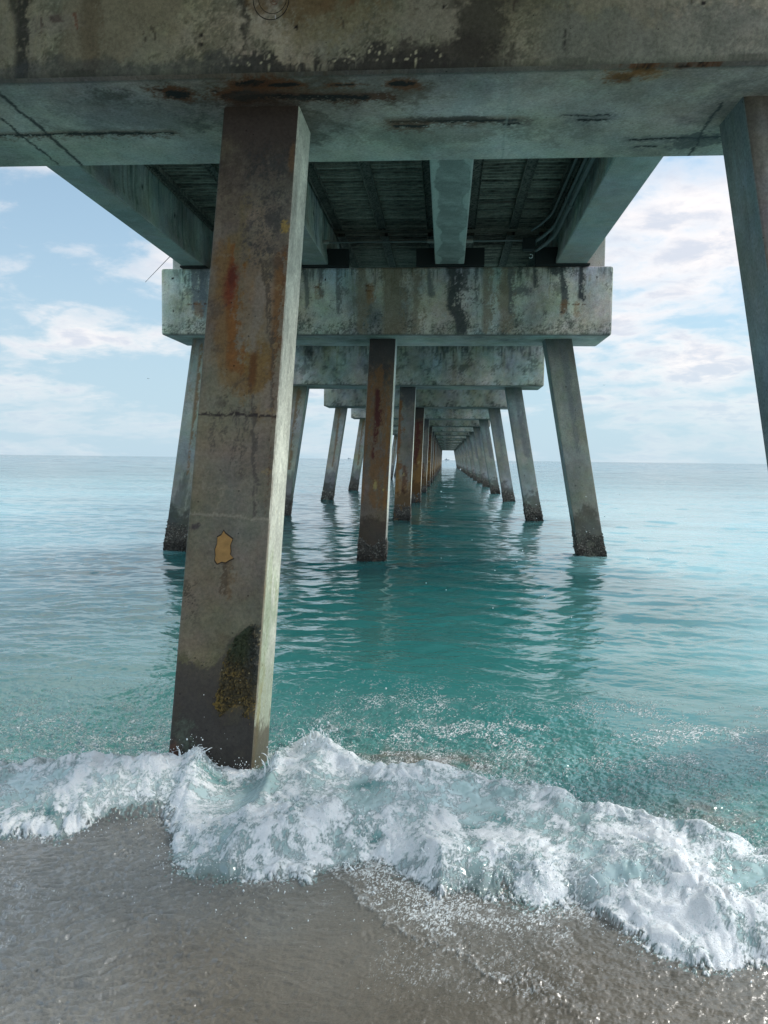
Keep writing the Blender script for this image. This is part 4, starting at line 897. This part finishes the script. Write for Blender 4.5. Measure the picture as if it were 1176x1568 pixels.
spk = film*sst(fbm(xn, yn, 0.16, 95, 0.15)+0.35*w3, 2.7, 3.1)*sst(yn, 2.6, 3.1); fm = np.maximum(fm, 0.8*spk)
# sand seen through the film, sky sheen at left put into its colour
sand = np.array([0.172, 0.154, 0.123])*np.clip(1+0.07*w1+0.05*w2+0.05*fbm(xn, yn, 0.3, 97, 0.6), 0.6, 1.5)[:, None]
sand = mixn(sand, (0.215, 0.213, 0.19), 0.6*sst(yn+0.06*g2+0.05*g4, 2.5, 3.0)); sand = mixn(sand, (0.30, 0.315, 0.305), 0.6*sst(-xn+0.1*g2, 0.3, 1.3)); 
dk = film*np.exp(-(np.maximum(-t, 0)/0.10)); sand = mixn(sand, (0.10, 0.105, 0.10), 0.55*dk*sst(w3, -1.2, 0.6))
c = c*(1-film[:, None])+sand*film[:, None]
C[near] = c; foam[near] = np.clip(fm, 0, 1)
filmall = np.zeros(len(x)); filmall[near] = film
onall = np.zeros(len(x)); onall[near] = onf
# little crests of glassy froth carried round each pile in the near bents
V = np.stack([x, y, z], 1); Fq = grid_faces(NU, len(ys))

def water_mat():
    m, t, b = new_mat('sea_water')
    at = nd(t, 'ShaderNodeAttribute', attribute_name='Col'); fo = nd(t, 'ShaderNodeAttribute', attribute_name='Foam'); dn = nd(t, 'ShaderNodeAttribute', attribute_name='Dist')
    co = nd(t, 'ShaderNodeTexCoord')
    mp1 = nd(t, 'ShaderNodeMapping'); mp1.inputs['Scale'].default_value = (0.45, 1.0, 1.0); t.links.new(co.outputs['Object'], mp1.inputs[0])
    n1 = noise(t, co.outputs['Object'], 40, 7, 0.72, 1.8); n2 = noise(t, co.outputs['Object'], 170, 3, 0.7)
    f = mth(t, 'ADD', fo.outputs['Fac'], mth(t, 'MULTIPLY', mth(t, 'SUBTRACT', n1.outputs['Fac'], 0.5), mapr(t, fo.outputs['Fac'], 0.0, 0.35, 0.0, 1.5)))
    f = mapr(t, f, 0.06, 0.80, 0.0, 1.0, False)
    colr = mixc(t, f, at.outputs['Color'], (0.87, 0.90, 0.905)); t.links.new(colr, b.inputs['Base Color'])
    t.links.new(mapr(t, f, 0.0, 0.55, 0.035, 0.50, False), b.inputs['Roughness'])
    b.inputs['IOR'].default_value = 1.5
    # capillary ripple near, chop far
    a1 = noise(t, mp1.outputs[0], 11, 5, 0.6, 1.2); a2 = noise(t, mp1.outputs[0], 1.3, 5, 0.62); a3 = noise(t, mp1.outputs[0], 0.16, 4, 0.6)
    h = mth(t, 'ADD', mth(t, 'MULTIPLY', a1.outputs['Fac'], 0.0024), mth(t, 'MULTIPLY', a2.outputs['Fac'], mapr(t, dn.outputs['Fac'], 16, 60, 0.0, 0.16)))
    h = mth(t, 'ADD', h, mth(t, 'MULTIPLY', a3.outputs['Fac'], mapr(t, dn.outputs['Fac'], 70, 300, 0.0, 2.2)))
    h = mth(t, 'ADD', h, mth(t, 'MULTIPLY', mth(t, 'ADD', n1.outputs['Fac'], mth(t, 'MULTIPLY', n2.outputs['Fac'], 0.5)), mth(t, 'MULTIPLY', mapr(t, f, 0.0, 0.5, 0.0, 1.0), 0.0065)))
    bp = nd(t, 'ShaderNodeBump'); bp.inputs['Strength'].default_value = 1.0; bp.inputs['Distance'].default_value = 1.0
    t.links.new(h, bp.inputs['Height']); t.links.new(bp.outputs[0], b.inputs['Normal'])
    return m
M_SEA = water_mat()
def sand_mat():
    m, t, b = new_mat('wet_sand')
    at = nd(t, 'ShaderNodeAttribute', attribute_name='Col'); fo = nd(t, 'ShaderNodeAttribute', attribute_name='Foam')
    co = nd(t, 'ShaderNodeTexCoord')
    n1 = noise(t, co.outputs['Object'], 60, 5, 0.7, 0.5); n2 = noise(t, co.outputs['Object'], 420, 2, 0.6); mpp = nd(t, 'ShaderNodeMapping'); mpp.inputs['Scale'].default_value = (0.55, 1.3, 1); mpp.inputs['Rotation'].default_value = (0, 0, 0.25); t.links.new(co.outputs['Object'], mpp.inputs[0])
    n3 = noise(t, mpp.outputs[0], 26, 3, 0.6, 2.0)
    f = mth(t, 'ADD', fo.outputs['Fac'], mth(t, 'MULTIPLY', mth(t, 'SUBTRACT', n1.outputs['Fac'], 0.5), mapr(t, fo.outputs['Fac'], 0.0, 0.35, 0.0, 1.3)))
    f = mapr(t, f, 0.15, 0.95, 0.0, 1.0, False)
    gk = mapr(t, n2.outputs['Fac'], 0.2, 0.8, 0.72, 1.28, False)
    sc = nd(t, 'ShaderNodeVectorMath', operation='SCALE'); t.links.new(at.outputs['Color'], sc.inputs[0]); t.links.new(gk, sc.inputs['Scale'])
    colr = mixc(t, f, sc.outputs[0], (0.78, 0.83, 0.83)); t.links.new(colr, b.inputs['Base Color'])
    t.links.new(mapr(t, f, 0.0, 0.8, 0.05, 0.45, False), b.inputs['Roughness']); b.inputs['IOR'].default_value = 1.65
    h = mth(t, 'ADD', mth(t, 'MULTIPLY', n3.outputs['Fac'], 0.0042), mth(t, 'MULTIPLY', n1.outputs['Fac'], 0.0010))
    h = mth(t, 'ADD', h, mth(t, 'MULTIPLY', n2.outputs['Fac'], 0.00015))
    bp = nd(t, 'ShaderNodeBump'); bp.inputs['Strength'].default_value = 1.0; bp.inputs['Distance'].default_value = 1.0
    t.links.new(h, bp.inputs['Height']); t.links.new(bp.outputs[0], b.inputs['Normal'])
    return m
M_SAND = sand_mat()
def split(name, fmask, mat, extra=None):
    F = Fq[fmask]; used = np.unique(F); mp_ = np.zeros(len(V), np.int32); mp_[used] = np.arange(len(used))
    VV, FF, CC, fo_, di = V[used], mp_[F], C[used], foam[used], V[used, 1]
    if extra is not None:
        EV, EF, EC = extra; FF = np.concatenate([FF, EF+len(VV)]); VV = np.concatenate([VV, EV]); CC = np.concatenate([CC, EC]); fo_ = np.concatenate([fo_, np.zeros(len(EV))]); di = np.concatenate([di, EV[:, 1]])
    return mesh_obj(name, VV, FF, mat, None, CC, True, {'Foam': fo_, 'Dist': di})
ff = filmall[Fq].mean(1); fn = onall[Fq].mean(1)
is_film = ff > 0.5; is_surf = (fn > 0.45) & ~is_film; is_sea = ~(is_film | is_surf)
ex = np.array([(-6000, 3.4, -0.09), (6000, 3.4, -0.09), (6000, 6900, -0.09), (-6000, 6900, -0.09)], float)
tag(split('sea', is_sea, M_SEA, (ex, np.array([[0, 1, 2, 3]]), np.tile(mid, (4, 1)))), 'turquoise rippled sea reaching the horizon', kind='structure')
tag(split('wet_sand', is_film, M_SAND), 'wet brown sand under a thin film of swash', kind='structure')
tag(split('surf_foam', is_surf, M_SEA), 'white foaming wave breaking across the foot of the pier', 'surf', kind='stuff')
# dry-side beach behind and beside the viewer, a little below the swash film where they overlap
by = np.concatenate([np.linspace(-120, -2, 60), np.linspace(-1.8, 3.4, 40)]); bx_ = np.linspace(-220, 220, 90)
a, b = np.meshgrid(bx_, by); a = a.ravel(); b = b.ravel()
bz = np.where(b > 1.2, -0.02-0.06*np.maximum(b-1.7, 0), 0.0)+np.where(b <= 1.2, 0.07*(1.2-b)-0.02, 0)
bz = np.minimum(bz, 1.9); Cb = np.tile([0.30, 0.26, 0.20], (len(a), 1))*np.clip(1+0.05*fbm(a, b, 20, 66, 1.2), 0.7, 1.3)[:, None]
kb = sst(b, -4, 1)[:, None]; Cb = Cb*(1-kb)+np.array([0.125, 0.108, 0.082])*kb
mb = plain('dry', (0.3, 0.26, 0.2))
tag(mesh_obj('beach', np.stack([a, b, bz], 1), grid_faces(len(bx_), len(by)), concrete_mat('beach_sand', 90, 0.15, 0.1, 0.9), None, Cb, True), 'sandy beach behind the viewer', kind='structure')

# ------------------------------------------------------------------ spray: drops and torn fingers of water
rng = np.random.default_rng(8)
def surf_z(px_, py_):
    i = np.clip(np.searchsorted(ys, py_), 1, len(ys)-1); u = (px_+0.08*ys[i])/half[i]
    j = np.clip(np.searchsorted(uu, u), 0, NU-1); return z.reshape(len(ys), NU)[i, j]
ph = (1+5**0.5)/2
ico = np.array([(-1, ph, 0), (1, ph, 0), (-1, -ph, 0), (1, -ph, 0), (0, -1, ph), (0, 1, ph), (0, -1, -ph), (0, 1, -ph), (ph, 0, -1), (ph, 0, 1), (-ph, 0, -1), (-ph, 0, 1)])/math.sqrt(1+ph*ph)
icf = np.array([(0, 11, 5), (0, 5, 1), (0, 1, 7), (0, 7, 10), (0, 10, 11), (1, 5, 9), (5, 11, 4), (11, 10, 2), (10, 7, 6), (7, 1, 8), (3, 9, 4), (3, 4, 2), (3, 2, 6), (3, 6, 8), (3, 8, 9), (4, 9, 5), (2, 4, 11), (6, 2, 10), (8, 6, 7), (9, 8, 1)])
P = []
def along(pts, n, sx, sy, z0, zs, rr):
    p = np.array(pts)
    for _ in range(n):
        k = rng.integers(0, len(p)-1); t_ = rng.random(); q = p[k]*(1-t_)+p[k+1]*t_
        a_ = q[0]+rng.normal(0, sx); b_ = q[1]+rng.normal(0, sy); hh = z0+abs(rng.normal(0, zs)) if rng.random() < 0.85 else z0+rng.exponential(zs*1.6)
        P.append((a_, b_, float(surf_z(a_, b_))+hh, rr*rng.lognormal(0, 0.45)))
r1v = [q for q in R1 if -2.9 < q[0] < 1.9]; fr = [q for q in FRONT if -2.6 < q[0] < 1.6]; r2v = R2[:-1]
along(r1v, 900, 0.03, 0.06, 0.0, 0.022, 0.0017); along(r2v, 1100, 0.03, 0.06, 0.0, 0.018, 0.0017); along(fr, 1100, 0.03, 0.07, 0.0, 0.010, 0.0014); along(r2v, 900, 0.1, 0.16, 0.0, 0.006, 0.0014)
along([(-0.85, 4.2), (-0.55, 4.2)], 160, 0.05, 0.06, 0.02, 0.05, 0.002)
along([(-1.35, 4.0), (-0.9, 4.0)], 150, 0.05, 0.04, 0.01, 0.05, 0.0018)
along([(0.2, 4.0), (0.6, 3.85)], 120, 0.05, 0.05, 0.01, 0.045, 0.0018)
along([(-0.9, 4.9), (0.9, 4.7)], 150, 0.2, 0.35, 0.0, 0.05, 0.0026)
along([(-2.2, 4.8), (-1.5, 4.8)], 60, 0.2, 0.35, 0.0, 0.05, 0.002)
along([(-1.2, 3.0), (0.5, 2.8)], 150, 0.2, 0.13, 0.0, 0.004, 0.0012)
for _ in range(40): P.append((rng.uniform(-0.3, 3.0), rng.uniform(8, 13), rng.uniform(0.05, 1.6), rng.uniform(0.004, 0.008)))
P = np.array(P); K = len(P)
st3 = np.stack([np.ones(K), np.ones(K), rng.uniform(0.8, 1.7, K)], 1)
DV = (P[:, None, :3]+ico[None]*P[:, None, 3:4]*st3[:, None, :]).reshape(-1, 3); DF = (icf[None]+12*np.arange(K)[:, None, None]).reshape(-1, 3)
m, t_, b_ = new_mat('spray'); b_.inputs['Base Color'].default_value = (0.80, 0.86, 0.87, 1); b_.inputs['Roughness'].default_value = 0.15; b_.inputs['IOR'].default_value = 1.33
M_SPRAY = m
tag(mesh_obj('spray_droplets', DV, DF, M_SPRAY, None, None, True), 'white droplets of spray thrown up along the breaking wave', 'spray', kind='stuff')
tb = []
def fingers(cx_, cy_, n, spread, hmin, hmax, lean=(0, -0.3)):
    for _ in range(int(n*0.6)):
        a_ = cx_+rng.normal(0, spread); b2_ = cy_+rng.normal(0, spread*0.5); z0_ = float(surf_z(a_, b2_))-0.01; hh = rng.uniform(hmin, hmax)
        dx, dy = rng.normal(lean[0], 0.5), rng.normal(lean[1], 0.4); r0 = rng.uniform(0.002, 0.005)
        pts = []; rr = []
        for q in np.linspace(0, 1, 9):
            pts.append((a_+dx*hh*q+0.004*math.sin(9*q+dx*9), b2_+dy*hh*q, z0_+hh*(1.7*q-0.9*q*q))); rr.append(r0*(1-0.75*q)*(1+0.35*math.sin(14*q+dy*7)))
        tb.append(tube(pts, rr, 6))
fingers(-0.68, 4.22, 26, 0.07, 0.03, 0.11); fingers(-1.22, 3.98, 24, 0.08, 0.02, 0.08, (-0.2, -0.2)); fingers(-0.86, 4.02, 16, 0.03, 0.04, 0.14); fingers(-1.27, 4.0, 22, 0.04, 0.03, 0.09, (0.3, -0.1))
fingers(0.30, 3.98, 26, 0.16, 0.02, 0.08); fingers(0.55, 3.22, 20, 0.12, 0.02, 0.06); fingers(0.05, 3.2, 20, 0.15, 0.02, 0.05); fingers(-0.5, 3.5, 24, 0.15, 0.02, 0.05); fingers(1.0, 3.0, 18, 0.15, 0.02, 0.05); fingers(-1.9, 3.9, 26, 0.3, 0.015, 0.05); fingers(-0.45, 3.25, 16, 0.12, 0.02, 0.05)
fingers(1.0, 3.4, 14, 0.15, 0.015, 0.05)
Vt, Ft = join(tb)
tag(mesh_obj('splash_crown', Vt, Ft, M_SPRAY, None, None, True), 'torn fingers of water splashing off the wave crest', 'splash', kind='stuff')
